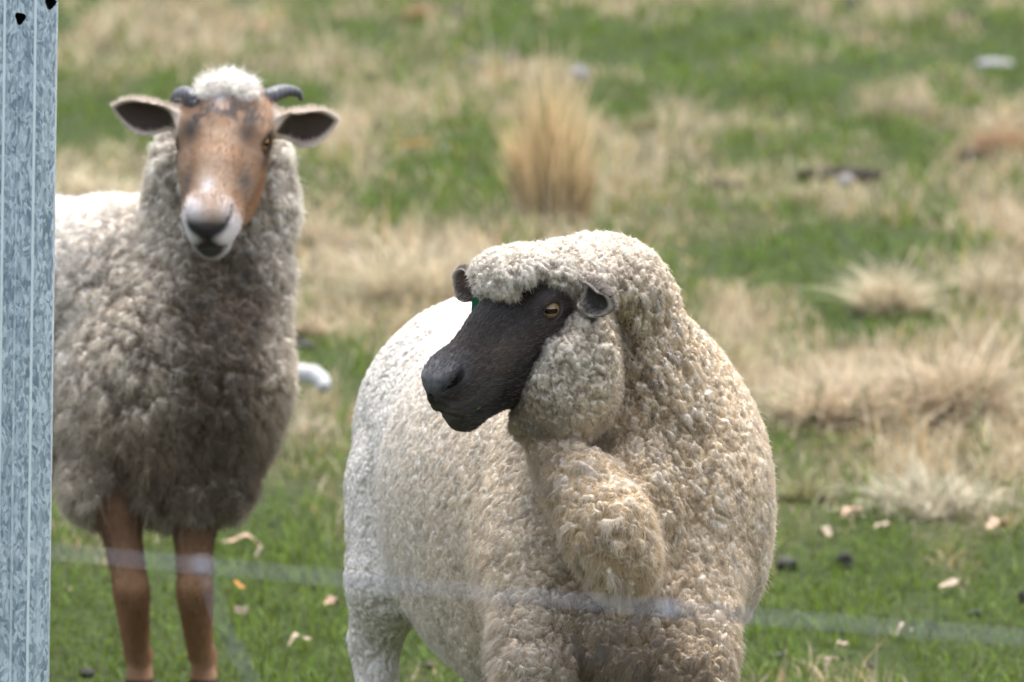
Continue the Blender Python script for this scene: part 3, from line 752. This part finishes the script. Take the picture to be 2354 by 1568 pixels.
    fm = fm * ss(.014, .020, eyed) * (1 - .9 * np.clip(spot(.178, -.012, 0, (.03, .022, .026)) * 1.5, 0, 1))
    add_fur('face_hair', root, hair_mat('far_face_fibre', .15, .5, .3), V, N, F, fm, 80000, np.full(n, .0055), ln, col * 1.05, None, None, .00034, 3, .3, 0, .4)
    em = eye_material('far_sheep_eye', (.40, .16, .03), (.55, .25, .05))
    for sg in (1, -1): eye_obj(H, sg, eye_s, None, root, em)
    # horns: short, dark, curling outwards
    hmn = Mat('horn', .45, .4); tc = hmn.n('ShaderNodeTexCoord')
    nz = hmn.n('ShaderNodeTexWave'); nz.inputs['Scale'].default_value = 45; nz.inputs['Distortion'].default_value = 4; nz.inputs['Detail'].default_value = 3
    hmn.l(tc.outputs['Object'], nz.inputs['Vector'])
    r = hmn.ramp(nz.outputs['Fac'], [(0, (.050, .049, .058)), (.7, (.066, .064, .074)), (1, (.085, .08, .088))]); hmn.l(r.outputs[0], hmn.b.inputs['Base Color']); hmn.bump(nz.outputs['Fac'], .0004)
    for path, rad in (([(452, 246, 8.345), (440, 226, 8.345), (425, 216, 8.36), (410, 220, 8.38), (403, 234, 8.39), (407, 248, 8.385)], [.0140, .0130, .0115, .0095, .0078, .005]),
                      ([(600, 244, 8.37), (618, 224, 8.37), (643, 212, 8.385), (666, 209, 8.40), (685, 215, 8.41), (692, 229, 8.41)], [.0145, .0128, .0108, .0086, .0066, .0038])):
        pts = np.array([P(*x) for x in path]); t = np.linspace(0, len(pts) - 1, 26)
        def cr(A, t):
            i = np.clip(np.floor(t).astype(int), 0, len(A) - 2); s_ = (t - i); A = np.asarray(A, float)
            g = lambda k: A[np.clip(i + k, 0, len(A) - 1)]
            s_ = s_ if A.ndim == 1 else s_[:, None]
            return .5 * (2 * g(0) + (g(1) - g(-1)) * s_ + (2 * g(-1) - 5 * g(0) + 4 * g(1) - g(2)) * s_ ** 2 + (3 * g(0) - g(-1) - 3 * g(1) + g(2)) * s_ ** 3)
        C = cr(pts, t); Rr = cr(rad, t) * (1 + .012 * np.sin(t * 17))
        T = nrm(np.gradient(C, axis=0)); n1 = nrm(np.cross(T, [0, 1., .2])); n2 = np.cross(T, n1); m = 16
        ang = np.linspace(0, 2 * np.pi, m, endpoint=False)
        VV = (C[:, None] + (n1[:, None] * np.cos(ang)[None, :, None] * 1.0 + n2[:, None] * np.sin(ang)[None, :, None] * 1.15) * Rr[:, None, None]).reshape(-1, 3)
        VV = np.concatenate([VV, [C[-1] + T[-1] * Rr[-1] * .8]])
        FF = [(i * m + j, i * m + (j + 1) % m, (i + 1) * m + (j + 1) % m, (i + 1) * m + j) for i in range(25) for j in range(m)] + [(25 * m + j, 25 * m + (j + 1) % m, 26 * m) for j in range(m)]
        mesh_obj('horn', VV, FF, hmn.m, root, C[0])
    return root, H
far, HF = build_far_sheep()

# ------------------------------------------------------------------ the field
def ground_h(x, y):
    p = np.stack([x * 1.6, y * 1.1, np.zeros_like(x)], 1)
    return GZ + (fbm(p, 3, 90) - .5) * .07 * ss(8.7, 11, y)
def straw_w(x, y):
    """how dry the sward is, 0 green .. 1 straw"""
    p = np.stack([x * 1.25, y * .30, np.zeros_like(x)], 1)
    a = 1.5 * (fbm(p * 1.7, 4, 60) - .5) + .8 * (vnoise(p * 6.0, 64) - .5) + .27
    for uu, vv, ru, rv, s_ in PATCH:
        g = G(uu, vv); dx = ru / FPX * np.hypot(g[1], 1.7); gy = abs(G(uu, vv - rv)[1] - g[1])
        a = a + s_ * np.exp(-((x - g[0]) / dx) ** 2 - ((y - g[1]) / gy) ** 2)
    a = a + .10 * ss(10.5, 14, y) - .32 * ss(10.6, 9.0, y)
    return np.clip(a, 0, 1)
PATCH = [(1750, 600, 230, 60, -.7), (1500, 90, 500, 40, -.4), (2250, 120, 250, 30, -.6), (180, 280, 90, 40, -.6), (940, 420, 80, 30, -.5), (1250, 140, 250, 30, -.35),
         (2150, 560, 110, 22, -.7), (700, 250, 160, 60, -.25), (2050, 850, 330, 90, .8), (2250, 650, 150, 70, .6), (930, 600, 200, 70, .7), (230, 400, 130, 60, .8), (740, 560, 90, 90, .5),
         (2100, 1080, 330, 60, .35), (1990, 250, 380, 60, .35), (720, 950, 80, 70, .5), (1700, 720, 130, 60, .5), (600, 130, 260, 50, .3), (2300, 330, 120, 60, .5), (420, 60, 260, 40, .25), (1600, 500, 200, 40, -.2), (1900, 1420, 500, 90, -.25)]
def field():
    xs = np.concatenate([np.linspace(-60, -3.2, 24), np.linspace(-3, 3, 151), np.linspace(3.2, 60, 24)])
    ys = np.concatenate([np.linspace(-10, 6, 12), np.linspace(6.2, 26, 331), np.linspace(27, 140, 40)])
    X, Y = np.meshgrid(xs, ys); x, y = X.ravel(), Y.ravel()
    V = np.stack([x, y, ground_h(x, y)], 1); nx = len(xs)
    i = (np.arange(len(ys) - 1)[:, None] * nx + np.arange(nx - 1)[None]).ravel()
    F = np.stack([i, i + 1, i + nx + 1, i + nx], 1)
    st = straw_w(x, y); col = mix(np.tile(np.array([.036, .052, .014]), (len(V), 1)), np.array([.13, .105, .060]), st)
    M = Mat('sward', .95, .1); a = M.attr(); tc = M.n('ShaderNodeTexCoord')
    nz = M.noise(26, 5, tc.outputs['Object'], .7); r = M.ramp(nz.outputs['Fac'], [(.28, (.30, .27, .24)), (.45, (.85, .85, .85)), (.72, (1.5, 1.45, 1.35))])
    mx = M.n('ShaderNodeMix', data_type='RGBA', blend_type='MULTIPLY'); mx.inputs['Factor'].default_value = 1
    M.l(a.outputs['Color'], mx.inputs[6]); M.l(r.outputs[0], mx.inputs[7])
    n2 = M.noise(9, 4, tc.outputs['Object']); r2 = M.ramp(n2.outputs['Fac'], [(.66, (0, 0, 0)), (.74, (1, 1, 1))])
    m2 = M.n('ShaderNodeMix', data_type='RGBA'); M.l(r2.outputs[0], m2.inputs['Factor']); M.l(mx.outputs[2], m2.inputs[6]); m2.inputs[7].default_value = (.055, .042, .033, 1)
    M.l(m2.outputs[2], M.b.inputs['Base Color']); M.bump(nz.outputs['Fac'], .02)
    tag(mesh_obj('ground', V, F, M.m, cols=col), kind='structure')
field()
def blades(base, h, wd, lean, col, segs=2):
    """mesh blades: base (n,3), height, width, lean (n,3) -> V, F, cols"""
    n = len(base); a = rng.random(n) * 6.283; side = np.stack([np.cos(a), np.sin(a), np.zeros(n)], 1) * (wd / 2)[:, None]
    rows = []
    for i in range(segs + 1):
        s_ = i / segs; c = base + np.array([0, 0, 1.]) * (h * s_ * (1 - np.minimum(.36 * s_ * np.linalg.norm(lean, axis=1), .85)))[:, None] + lean * (h * s_ ** 2)[:, None]
        k = 1.0 - .82 * s_ ** 1.5
        rows += [c - side * k, c + side * k]
    V = np.stack(rows, 1).reshape(-1, 3); m = 2 * (segs + 1)
    o = (np.arange(n) * m)[:, None, None]; q = np.array([[2 * i, 2 * i + 1, 2 * i + 3, 2 * i + 2] for i in range(segs)])[None]
    return V, (o + q).reshape(-1, 4), np.repeat(col, m, 0)
def grass_mat(name):
    M = Mat(name, .6, .3); a = M.attr(); M.l(a.outputs['Color'], M.b.inputs['Base Color'])
    tr = M.n('ShaderNodeBsdfTranslucent'); M.l(a.outputs['Color'], tr.inputs[0]); mx = M.n('ShaderNodeMixShader'); mx.inputs[0].default_value = .35
    M.l(M.b.outputs[0], mx.inputs[1]); M.l(tr.outputs[0], mx.inputs[2]); M.l(mx.outputs[0], M.t.nodes['Material Output'].inputs['Surface']); return M.m
GM = grass_mat('grass_blade')
def palette(n, st, sp=.14):
    g = np.array([.108, .178, .030]) * (.30 + 1.25 * rng.random((n, 1))) + np.array([.04, .02, 0]) * rng.random((n, 1))
    s_ = np.array([.58, .49, .33]) * (.55 + .65 * rng.random((n, 1))) * np.where(rng.random((n, 1)) < .2, np.array([[1.0, .82, .62]]), 1)
    return np.where((rng.random(n) < st * (1 + sp) - sp * .2)[:, None], s_, g)
def grass():
    xs = []; 
    for y0, y1, dens, ws in ((5.5, 8.2, 700, 1.5), (8.2, 10.5, 5200, 1.0), (10.5, 14, 3300, 1.25), (14, 19, 1900, 1.7), (19, 27, 900, 2.3)):
        hw = .1 * y1 + .75; n = int((y1 - y0) * 2 * hw * dens)
        xs.append(np.stack([(rng.random(n) * 2 - 1) * hw, y0 + rng.random(n) * (y1 - y0), np.full(n, ws)], 1))
    q = np.concatenate(xs); x, y, ws = q.T; n = len(q)
    st = straw_w(x, y); keep = rng.random(n) < .12 + .95 * ss(.22, .62, fbm(np.stack([x * 10, y * 2.4, x * 0], 1), 2, 70))
    x, y, ws, st = x[keep], y[keep], ws[keep], st[keep]; n = len(x)
    h = (.012 + .028 * rng.random(n)) * (.8 + .9 * st) * (1 + .4 * (ws - 1)) * (.5 + 1.3 * fbm(np.stack([x * 6, y * 1.6, x * 0], 1), 2, 75)) * np.where(rng.random(n) < .04, 2.2, 1)
    a = rng.random(n) * 6.283; lean = np.stack([np.cos(a), np.sin(a), a * 0], 1) * (.2 + .9 * rng.random(n))[:, None]
    V, F, C = blades(np.stack([x, y, ground_h(x, y) - .002], 1), h, (.0028 + .002 * rng.random(n)) * ws, lean, palette(n, st))
    tag(mesh_obj('grass', V, F, GM, cols=C), 'short green and straw coloured pasture grass covering the field', 'grass', kind='stuff')
grass()
def tussock(u, v, wpx, hpx, label, colr, n=420, spread=.5, droop=.5, group='dry grass tussocks in the field'):
    g = G(u, v); d = np.hypot(g[1], 1.7); W = wpx / FPX * d / 2; Hh = hpx / FPX * d
    z0 = ground_h(g[:1], g[1:2])[0]
    a = rng.random(n) * 6.283; r = np.sqrt(rng.random(n)) * W * .8; tl = (rng.random(n) < .28) * (spread > .5); r = np.where(tl, r * 1.9, r)
    b = np.stack([g[0] + np.cos(a) * r, g[1] + np.sin(a) * r * 1.0, np.full(n, z0 - .004)], 1)
    out = np.stack([np.cos(a), np.sin(a), a * 0], 1) * (r / W * spread)[:, None] + rng.normal(0, droop * (.35 if droop < .5 else .72), (n, 3)) * [1, 1, 0]
    h = Hh * ((1.12 - .70 * (r / (W * .8)) ** 1.1) * (.40 + .70 * rng.random(n) ** .8) if n > 1000 and spread < .5 else (1.05 - .55 * (r / W) ** 1.2) * (.35 + .7 * rng.random(n)))
    if spread > .5: h = h * np.where(tl, .45, 1) * (.6 + .9 * vnoise(b * 9, 35))
    c = np.array(colr) * (.40 + .95 * rng.random((n, 1))) ; gr = rng.random(n) < .06; c[gr] = [.10, .15, .035]
    V, F, C = blades(b, h, np.full(n, .0038) * (1 + d * .03) * (.7 + .8 * rng.random(n)), out, c, 4)
    o = mesh_obj('grass_tussock', V, F, GM, cols=C, origin=[g[0], g[1], z0])
    return tag(o, label, 'grass tussock', group)
ST = (.66, .57, .40); PK = (.62, .51, .36); GD = (.76, .60, .36); BR = (.46, .30, .18)
tussock(1268, 512, 225, 400, 'tall upright golden straw tussock standing beyond the black faced sheep', GD, 1100, .24, .30)
for t in [(950, 690, 290, 190, 'wide pale tussock between the two sheep, behind the far ear', ST, 900, .8, .8),
          (2050, 712, 190, 140, 'rounded beige tussock with drooping tips below the bright green patch', ST, 620, 1.0, .8),
          (2300, 690, 150, 140, 'pale straw tussock at the right edge of the field, beside the rounded one', (.56, .48, .33), 520, .7, .7),
          (1920, 978, 300, 185, 'broad brownish tussock close behind the cream sheep', PK, 800, .9, .9),
          (2170, 965, 330, 265, 'largest pinkish tussock among the dry grass on the right', PK, 1200, .8, .9),
          (2310, 365, 170, 130, 'rust brown tussock far off at the right edge', BR, 480, .6, .7),
          (2070, 275, 230, 90, 'low grey straw tussock far off above the dark bare earth', (.36, .30, .20), 420, .9, .9),
          (965, 48, 90, 55, 'small orange brown tussock farthest off at the top', (.50, .34, .2), 260, .5, .5),
          (745, 555, 130, 130, 'pinkish tussock beside the neck of the horned sheep', PK, 420, .6, .7),
          (230, 480, 240, 120, 'pale tussock behind the back of the horned sheep', ST, 600, .8, .8),
          (712, 765, 90, 80, 'little beige tussock above the white bent branch', PK, 260, .7, .7),
          (1660, 830, 200, 120, 'yellowish tussock next to the neck of the cream sheep', (.52, .45, .27), 520, .9, .9),
          (2150, 1170, 330, 120, 'long thin blades of straw in front of the large tussocks', (.58, .52, .38), 620, .8, 1.0),
          (1850, 1130, 130, 100, 'olive tussock half dry beside the shoulder of the cream sheep', (.34, .32, .16), 300, .7, .8),
          (1870, 470, 260, 60, 'flat yellowish tussock near the dark bare earth', (.40, .35, .20), 420, .5, 1.0),
          (690, 985, 120, 80, 'light straw tussock close beside the chest of the horned sheep', (.55, .48, .36), 280, .9, .9),
          (1490, 300, 150, 60, 'faint olive tussock right of the tall golden one', (.33, .29, .16), 240, .9, .9)]: tussock(*t[:6], int(t[6] * 1.15), *t[7:])
# bare trodden earth, droppings, dead leaves, stones
def lump(name, u, v, wpx, hpx, mat, label, cat, group, rough=.25, seed=0, flat=1.0):
    g = G(u, v); d = np.hypot(g[1], 1.7); a = wpx / FPX * d / 2; h = hpx / FPX * d
    nu, nv = 20, 12; V = []; F = []
    for j in range(nv + 1):
        for i in range(nu):
            t = math.pi * j / nv; p_ = 2 * math.pi * i / nu; V.append((math.sin(t) * math.cos(p_), math.sin(t) * math.sin(p_), math.cos(t)))
    for j in range(nv):
        for i in range(nu): F.append((j * nu + i, (j + 1) * nu + i, (j + 1) * nu + (i + 1) % nu, j * nu + (i + 1) % nu))
    V = np.array(V); r = 1 + rough * 2 * (fbm(V * 1.7 + seed * 7.3, 3, 30 + seed) - .5)
    z0 = ground_h(g[:1], g[1:2])[0]
    V = V * r[:, None] * [a, a * flat, h * .55] + [g[0], g[1], z0 + h * .26]
    o = mesh_obj(name, V, np.array(F), mat, origin=[g[0], g[1], z0]); return tag(o, label, cat, group)
DG = plain('dung', (.018, .015, .014), .7, .3, .4, 60); ER = plain('earth', (.030, .024, .020), .95, .1, .4, 60); SN = plain('pale_stone', (.26, .25, .26), .9, .1, .25, 40)
for k, (u, v, a, b, lb) in enumerate([
    (1808, 1298, 56, 34, 'black dropping right against the side of the cream sheep'), (1938, 1296, 46, 40, 'shiny black dropping on grass right of the cream sheep'),
    (698, 806, 56, 30, 'dark dropping behind the white bent branch'), (1790, 266, 30, 22, 'dark dropping on the yellowish grass above the bare earth'), (1585, 328, 34, 22, 'dark dropping right of the tall golden tussock'),
    (1082, 160, 44, 26, 'dark dropping in the green grass left of the brown one'), (1180, 146, 60, 26, 'wide brown dropping in the bright green grass at the top'), (872, 300, 40, 22, 'dark dropping near the ear of the horned sheep'), (862, 188, 38, 24, 'blue black dropping on green grass between the far tussocks'),
    (1045, 40, 46, 28, 'dark dropping next to the far orange tussock'), (2228, 374, 44, 28, 'dark dropping beside the rust brown tussock'), (1730, 82, 36, 22, 'dull dropping in the upper middle of the field'), (2215, 54, 40, 22, 'grey dropping near the far right top'),
    (1950, 18, 44, 24, 'farthest dark dropping at the upper edge'), (1480, 96, 36, 18, 'small dropping in the far green grass'), (2350, 1386, 22, 36, 'black dropping cut by the right edge of the picture'), (2240, 1420, 26, 18, 'small brown dropping above the right stretch of wire'),
    (2035, 1424, 20, 16, 'tiny black dropping level with the wire on the right'), (1925, 1405, 18, 14, 'tiny round dropping beside the leg of the cream sheep'), (2000, 1535, 24, 14, 'small black dropping at the lower edge on the right'), (1785, 1512, 40, 14, 'crumbled dropping by the near leg of the cream sheep'),
    (200, 1555, 38, 22, 'dark dropping by the foot of the galvanised post'), (985, 1535, 30, 16, 'dropping under the belly of the cream sheep'), (626, 1212, 20, 12, 'tiny dropping right of the horned sheep')]):
    lump('dropping', u, v, a, b, DG, lb, 'dropping', 'droppings on the grass', .5, k)
for k, (u, v, a, b, lb) in enumerate([(1655, 432, 120, 24, 'smaller patch of dark bare earth beyond the cream sheep'), (1935, 408, 190, 34, 'larger patch of dark bare earth around the white stone')]):
    lump('earth_patch', u, v, a, b, ER, lb, 'earth patch', 'patches of bare earth', .35, 40 + k, .8)
for k, (u, v, a, b, lb) in enumerate([(1940, 424, 46, 34, 'white stone lying on the dark bare earth'), (1330, 196, 46, 38, 'pale grey stone behind the tip of the golden tussock'), (2285, 140, 90, 22, 'long flat grey stone far off on the right'), (1025, 352, 26, 20, 'little white stone left of the golden tussock')]):
    lump('stone', u, v, a, b, SN, lb, 'stone', 'pale stones in the field', .15, 60 + k)
def leaf(u, v, L, W, ang, mat, label):
    g = G(u, v); d = np.hypot(g[1], 1.7); L = L / FPX * d; W = W / FPX * d * 2.0; z0 = ground_h(g[:1], g[1:2])[0]
    nl, nw = 12, 6; V = []; 
    for i in range(nl + 1):
        t = i / nl
        for j in range(nw + 1):
            s_ = j / nw * 2 - 1; y = s_ * W / 2 * math.sin(math.pi * min(max(t, .03), .97)) ** .7
            V.append(((t - .5) * L, y, .014 + .010 * math.sin(t * 3.1) + .22 * abs(y) + .004 * math.sin(t * 9 + u)))
    c, s_ = math.cos(ang), math.sin(ang); V = np.array(V); V = np.stack([V[:, 0] * c - V[:, 1] * s_, V[:, 0] * s_ + V[:, 1] * c, V[:, 2]], 1)
    up = V.copy(); up[:, 2] += .0012; m = len(V); VV = np.concatenate([V, up]) + [g[0], g[1], z0]
    q = [(i * (nw + 1) + j, (i + 1) * (nw + 1) + j, (i + 1) * (nw + 1) + j + 1, i * (nw + 1) + j + 1) for i in range(nl) for j in range(nw)]
    F = [tuple(x[::-1]) for x in q] + [tuple(k + m for k in x) for x in q]
    bd = [i * (nw + 1) for i in range(nl + 1)] + [nl * (nw + 1) + j for j in range(1, nw + 1)] + [i * (nw + 1) + nw for i in range(nl - 1, -1, -1)] + [j for j in range(nw - 1, 0, -1)]
    F += [(bd[i], bd[i - 1], bd[i - 1] + m, bd[i] + m) for i in range(len(bd))]
    tag(mesh_obj('dead_leaf', VV, F, mat, origin=[g[0], g[1], z0]), label, 'dead leaf', 'dead leaves on the grass')
LB = plain('bleached_leaf', (.44, .35, .26), .8, .2, .25, 60); LO = plain('orange_leaf', (.48, .24, .06), .8, .2, .2, 60); LT = plain('tan_leaf', (.50, .34, .24), .8, .2, .2, 60)
for a in [(690, 1498, 56, 20, .3, LB, 'bleached dead leaf between the legs of the two sheep'), (2188, 1368, 70, 18, .5, LB, 'long bleached leaf on grass above the wire at right'), (2078, 1476, 42, 16, .2, LB, 'oval bleached leaf just below the wire at right'),
          (1935, 1512, 32, 16, 0, LB, 'small rounded pale leaf at lower right'), (2290, 1225, 60, 20, .6, LT, 'folded tan leaf in front of the dry grass at right'), (545, 1378, 40, 16, -.1, LO, 'orange leaf right of the legs of the horned sheep'),
          (555, 1270, 90, 20, .1, LT, 'wide tan leaf beside the chest of the horned sheep'), (600, 1300, 30, 16, .2, SN.copy() if False else LB, 'white scrap of leaf close under the wire'), (762, 1412, 34, 20, .5, LT, 'tan leaf against the hind leg of the cream sheep'),
          (1895, 1240, 40, 14, -.8, LB, 'pale sliver of leaf left of the shiny dropping'), (1960, 1190, 60, 20, .7, LT, 'curled light leaf below the large tussocks'), (1910, 1548, 34, 18, .9, LB, 'pale leaf at the lower edge right of the cream sheep'),
          (2030, 1225, 44, 14, .4, LB, 'thin bleached leaf above the shiny dropping'), (375, 1195, 50, 26, .2, LB, 'white leaf seen between the legs of the horned sheep'), (950, 345, 90, 16, .0, LO, 'orange leaf far off near the ear of the horned sheep'), (555, 1436, 16, 18, 1.2, LB, 'small white leaf beside the slanting wire')]:
    leaf(*a)
def tube(path, rad, m=14, closed_tip=True):
    C = np.array(path); R = np.array(rad); T = nrm(np.gradient(C, axis=0)); ref = np.array([0, 0, 1.]) if abs(T[0, 2]) < .9 else np.array([0, 1., 0])
    n1 = nrm(np.cross(T, ref)); n2 = np.cross(T, n1); a = np.linspace(0, 2 * np.pi, m, endpoint=False)
    V = (C[:, None] + (n1[:, None] * np.cos(a)[None, :, None] + n2[:, None] * np.sin(a)[None, :, None]) * R[:, None, None]).reshape(-1, 3)
    k = len(C); V = np.concatenate([V, [C[0], C[-1]]])
    F = [(i * m + j, i * m + (j + 1) % m, (i + 1) * m + (j + 1) % m, (i + 1) * m + j) for i in range(k - 1) for j in range(m)]
    F += [((j + 1) % m, j, k * m) for j in range(m)] + [((k - 1) * m + j, (k - 1) * m + (j + 1) % m, k * m + 1) for j in range(m)]
    return V, F
# white bent branch on the ground behind the far sheep
bd = np.hypot(G(700, 866)[1], 1.7) * 1.0
bp = [P(590, 828, 11.55), P(640, 833, 11.5), P(690, 832, 11.45), P(722, 836, 11.42), P(741, 850, 11.40), P(746, 868, 11.38)]
t = np.linspace(0, 5, 31); bp = np.stack([np.interp(t, range(6), [p[k] for p in bp]) for k in range(3)], 1)
for _ in range(3): bp[1:-1] = (bp[:-2] + 2 * bp[1:-1] + bp[2:]) / 4
bp[:, 2] -= bp[:, 2].min() - .02
V, F = tube(bp, np.interp(t, [0, 3, 4.2, 5], [.020, .019, .016, .011]) * (1 + .06 * np.sin(t * 7)))
tag(mesh_obj('bent_branch', V, F, plain('bleached_wood', (.48, .47, .46), .8, .2, .12, 60), origin=[bp[15][0], bp[15][1], 0]), 'short smooth white bent branch lying on grass beside the horned sheep', 'branch')
# blade of grass in the mouth of the near sheep
m0 = HN(.158, -.0255, .0255); m1 = HN(.150, -.0235, .0375)
V, F = tube([m0 + (m1 - m0) * s_ for s_ in np.linspace(0, 1, 6)], [.0011, .0013, .0013, .0012, .0010, .0005], 8)
tag(mesh_obj('grass_sprig', V, F, plain('fresh_grass', (.25, .55, .04), .5, .3, .1), origin=m0), 'tiny bright green blade held in the lips of the black faced sheep', 'grass sprig')

# ------------------------------------------------------------------ galvanised post
def post():
    d = 6.62; s_ = d / FPX
    Z0 = P(64, 784, d); 
    M = Mat('galvanised_steel', .42, .5); M.b.inputs['Metallic'].default_value = .35
    tc = M.n('ShaderNodeTexCoord'); mp = M.n('ShaderNodeMapping'); mp.inputs['Scale'].default_value = (1, 1, .42); M.l(tc.outputs['Object'], mp.inputs[0])
    wz = M.noise(60, 2, mp.outputs[0]); va = M.n('ShaderNodeMix', data_type='RGBA'); va.inputs['Factor'].default_value = .016; M.l(mp.outputs[0], va.inputs[6]); M.l(wz.outputs['Color'], va.inputs[7])
    vo = M.n('ShaderNodeTexVoronoi'); vo.inputs['Scale'].default_value = 380; M.l(va.outputs[2], vo.inputs['Vector'])
    vo2 = M.n('ShaderNodeTexVoronoi'); vo2.inputs['Scale'].default_value = 170; M.l(va.outputs[2], vo2.inputs['Vector'])
    bw = M.n('ShaderNodeSeparateColor'); M.l(vo.outputs['Color'], bw.inputs[0]); bw2 = M.n('ShaderNodeSeparateColor'); M.l(vo2.outputs['Color'], bw2.inputs[0])
    ad = M.n('ShaderNodeMath', operation='ADD'); ml = M.n('ShaderNodeMath', operation='MULTIPLY'); ml.inputs[1].default_value = .45; M.l(bw2.outputs[0], ml.inputs[0])
    M.l(bw.outputs[0], ad.inputs[0]); M.l(ml.outputs[0], ad.inputs[1])
    mp2 = M.n('ShaderNodeMapping'); mp2.inputs['Scale'].default_value = (1, 1, .06); M.l(tc.outputs['Object'], mp2.inputs[0]); fz = M.noise(110, 4, mp2.outputs[0], .6); a2 = M.n('ShaderNodeMath', operation='ADD'); M.l(ad.outputs[0], a2.inputs[0]); M.l(fz.outputs['Fac'], a2.inputs[1])
    r = M.ramp(a2.outputs[0], [(.28, (.23, .29, .35)), (.62, (.41, .49, .555)), (.85, (.68, .76, .82))]); 
    for e, p_ in zip(r.color_ramp.elements, (.34, .58, .86)): e.position = p_
    sc_ = M.n('ShaderNodeMath', operation='MULTIPLY'); sc_.inputs[1].default_value = .5; M.l(a2.outputs[0], sc_.inputs[0]); M.l(sc_.outputs[0], r.inputs[0])
    wa = M.attr('wear'); wm = M.n('ShaderNodeMix', data_type='RGBA'); M.l(wa.outputs['Fac'], wm.inputs['Factor']); M.l(r.outputs[0], wm.inputs[6]); wm.inputs[7].default_value = (.86, .92, .95, 1)
    M.l(wm.outputs[2], M.b.inputs['Base Color']); rr = M.ramp(bw.outputs[1], [(0, (.34,) * 3), (1, (.55,) * 3)]); M.l(rr.outputs[0], M.b.inputs['Roughness'])
    M.bump(a2.outputs[0], .0004)
    # rolled channel section (x to the right, y away), in reference pixels: face with three fine ribs, then the turned edge
    pr = [(-125, 70), (-125, 3), (-122, 0)]
    for x in (-92, -62, -31, 8):
        pr += [(x - 4, 0), (x - 2, -3.6), (x + .5, -4.6), (x + 3, -3.2), (x + 4.5, 0)]
    pr += [(26, 0), (29, .8), (48, 15), (51.5, 17.5), (54, 21), (54, 70)]
    sec = np.array(pr, float) * s_
    z0, z1 = -.3, 1.95; lean = .0244
    n = len(sec); L = []
    for z in (z0, z1): L += [(x + (z - Z0[2]) * lean, y, z) for x, y in sec]
    L = np.array(L) + [Z0[0], Z0[1], 0]
    F = [(i, (i + 1) % n, (i + 1) % n + n, i + n) for i in range(n)] + [tuple(range(n))[::-1], tuple(range(n, 2 * n))]
    o = mesh_obj('fence_post', L, F, M.m, origin=[Z0[0], Z0[1], 0], smooth=False, attrs={'wear': [1.0 if q_[1] < -1.5 * s_ else (.5 if abs(q_[0] / s_ - 29) < 2 else 0.0) for q_ in sec] * 2})
    tag(o, 'ribbed galvanised steel fence post with two small black holes near its top', 'fence post')
    SHADE = plain('hole_shade', (.012, .012, .014), .8, .2, .2, 200); o.data.materials.append(SHADE)  # near-black colour for the hole walls: their inner shade is painted in
    # punched holes
    import bmesh
    bm = bmesh.new(); bm.from_mesh(o.data); bmesh.ops.recalc_face_normals(bm, faces=bm.faces); bm.to_mesh(o.data); bm.free()
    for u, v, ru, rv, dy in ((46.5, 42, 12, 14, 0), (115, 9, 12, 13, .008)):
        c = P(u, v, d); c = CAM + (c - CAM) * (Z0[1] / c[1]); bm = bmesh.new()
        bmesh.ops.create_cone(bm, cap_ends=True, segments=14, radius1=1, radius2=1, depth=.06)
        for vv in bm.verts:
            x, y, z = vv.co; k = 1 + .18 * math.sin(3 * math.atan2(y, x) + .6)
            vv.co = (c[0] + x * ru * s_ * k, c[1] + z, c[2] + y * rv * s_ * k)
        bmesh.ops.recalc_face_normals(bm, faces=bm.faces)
        me = bpy.data.meshes.new('cut'); bm.to_mesh(me); bm.free(); me.materials.append(M.m); me.materials.append(SHADE); me.polygons.foreach_set('material_index', np.ones(len(me.polygons), dtype=np.int32)); co = bpy.data.objects.new('cut', me); COL.objects.link(co)
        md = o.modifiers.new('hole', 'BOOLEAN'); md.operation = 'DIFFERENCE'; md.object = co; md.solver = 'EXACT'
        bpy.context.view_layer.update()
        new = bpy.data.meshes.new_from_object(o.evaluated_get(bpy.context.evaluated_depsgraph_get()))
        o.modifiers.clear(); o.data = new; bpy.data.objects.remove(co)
    return o
post()
# ------------------------------------------------------------------ wire fence close to the camera
def wire():
    d = 3.6
    root = empty('fence_wire', np.array([P(470, 1302, d)[0], P(470, 1302, d)[1], P(470, 1302, d)[2]]))
    tag(root, 'thin pale fence wire with a slanting stay, out of focus in front of both sheep', 'fence wire')
    M = plain('wire', (.24, .26, .32), .5, .5, .1, 200)
    uv = [(-1500, 1130), (-400, 1225), (110, 1268), (450, 1300), (780, 1330), (1150, 1368), (1560, 1402), (1740, 1418), (2353, 1466), (3300, 1535), (4400, 1600)]
    t = np.linspace(0, 10, 121); us = np.interp(t, range(11), [a for a, b in uv]); vs = np.interp(t, range(11), [b for a, b in uv])
    pts = np.array([P(a, b, d) for a, b in zip(us, vs)])
    for _ in range(4): pts[1:-1] = (pts[:-2] + 2 * pts[1:-1] + pts[2:]) / 4
    V, F = tube(pts, np.full(len(pts), .00085), 8); mesh_obj('line_wire', V, F, M, root, pts[0])
    st = [P(u, v, d + .003) for u, v in ((472, 1296), (482, 1350), (505, 1430), (545, 1500), (590, 1590), (680, 1760), (760, 1900))]
    t = np.linspace(0, 6, 40); pts = np.stack([np.interp(t, range(7), [p[k] for p in st]) for k in range(3)], 1)
    for _ in range(3): pts[1:-1] = (pts[:-2] + 2 * pts[1:-1] + pts[2:]) / 4
    V, F = tube(pts, np.full(len(pts), .00085), 8); mesh_obj('stay_wire', V, F, M, root, pts[0])
    for u, v in ((462, 1302), (1535, 1402)):
        c = P(u, v, d); pts = [c + RT * x * .006 for x in np.linspace(-1, 1, 9)]
        V, F = tube(pts, .0035 * np.sqrt(np.clip(1 - np.linspace(-.95, .95, 9) ** 2, .05, 1)), 10); mesh_obj('knot', V, F, M, root, c)
wire()
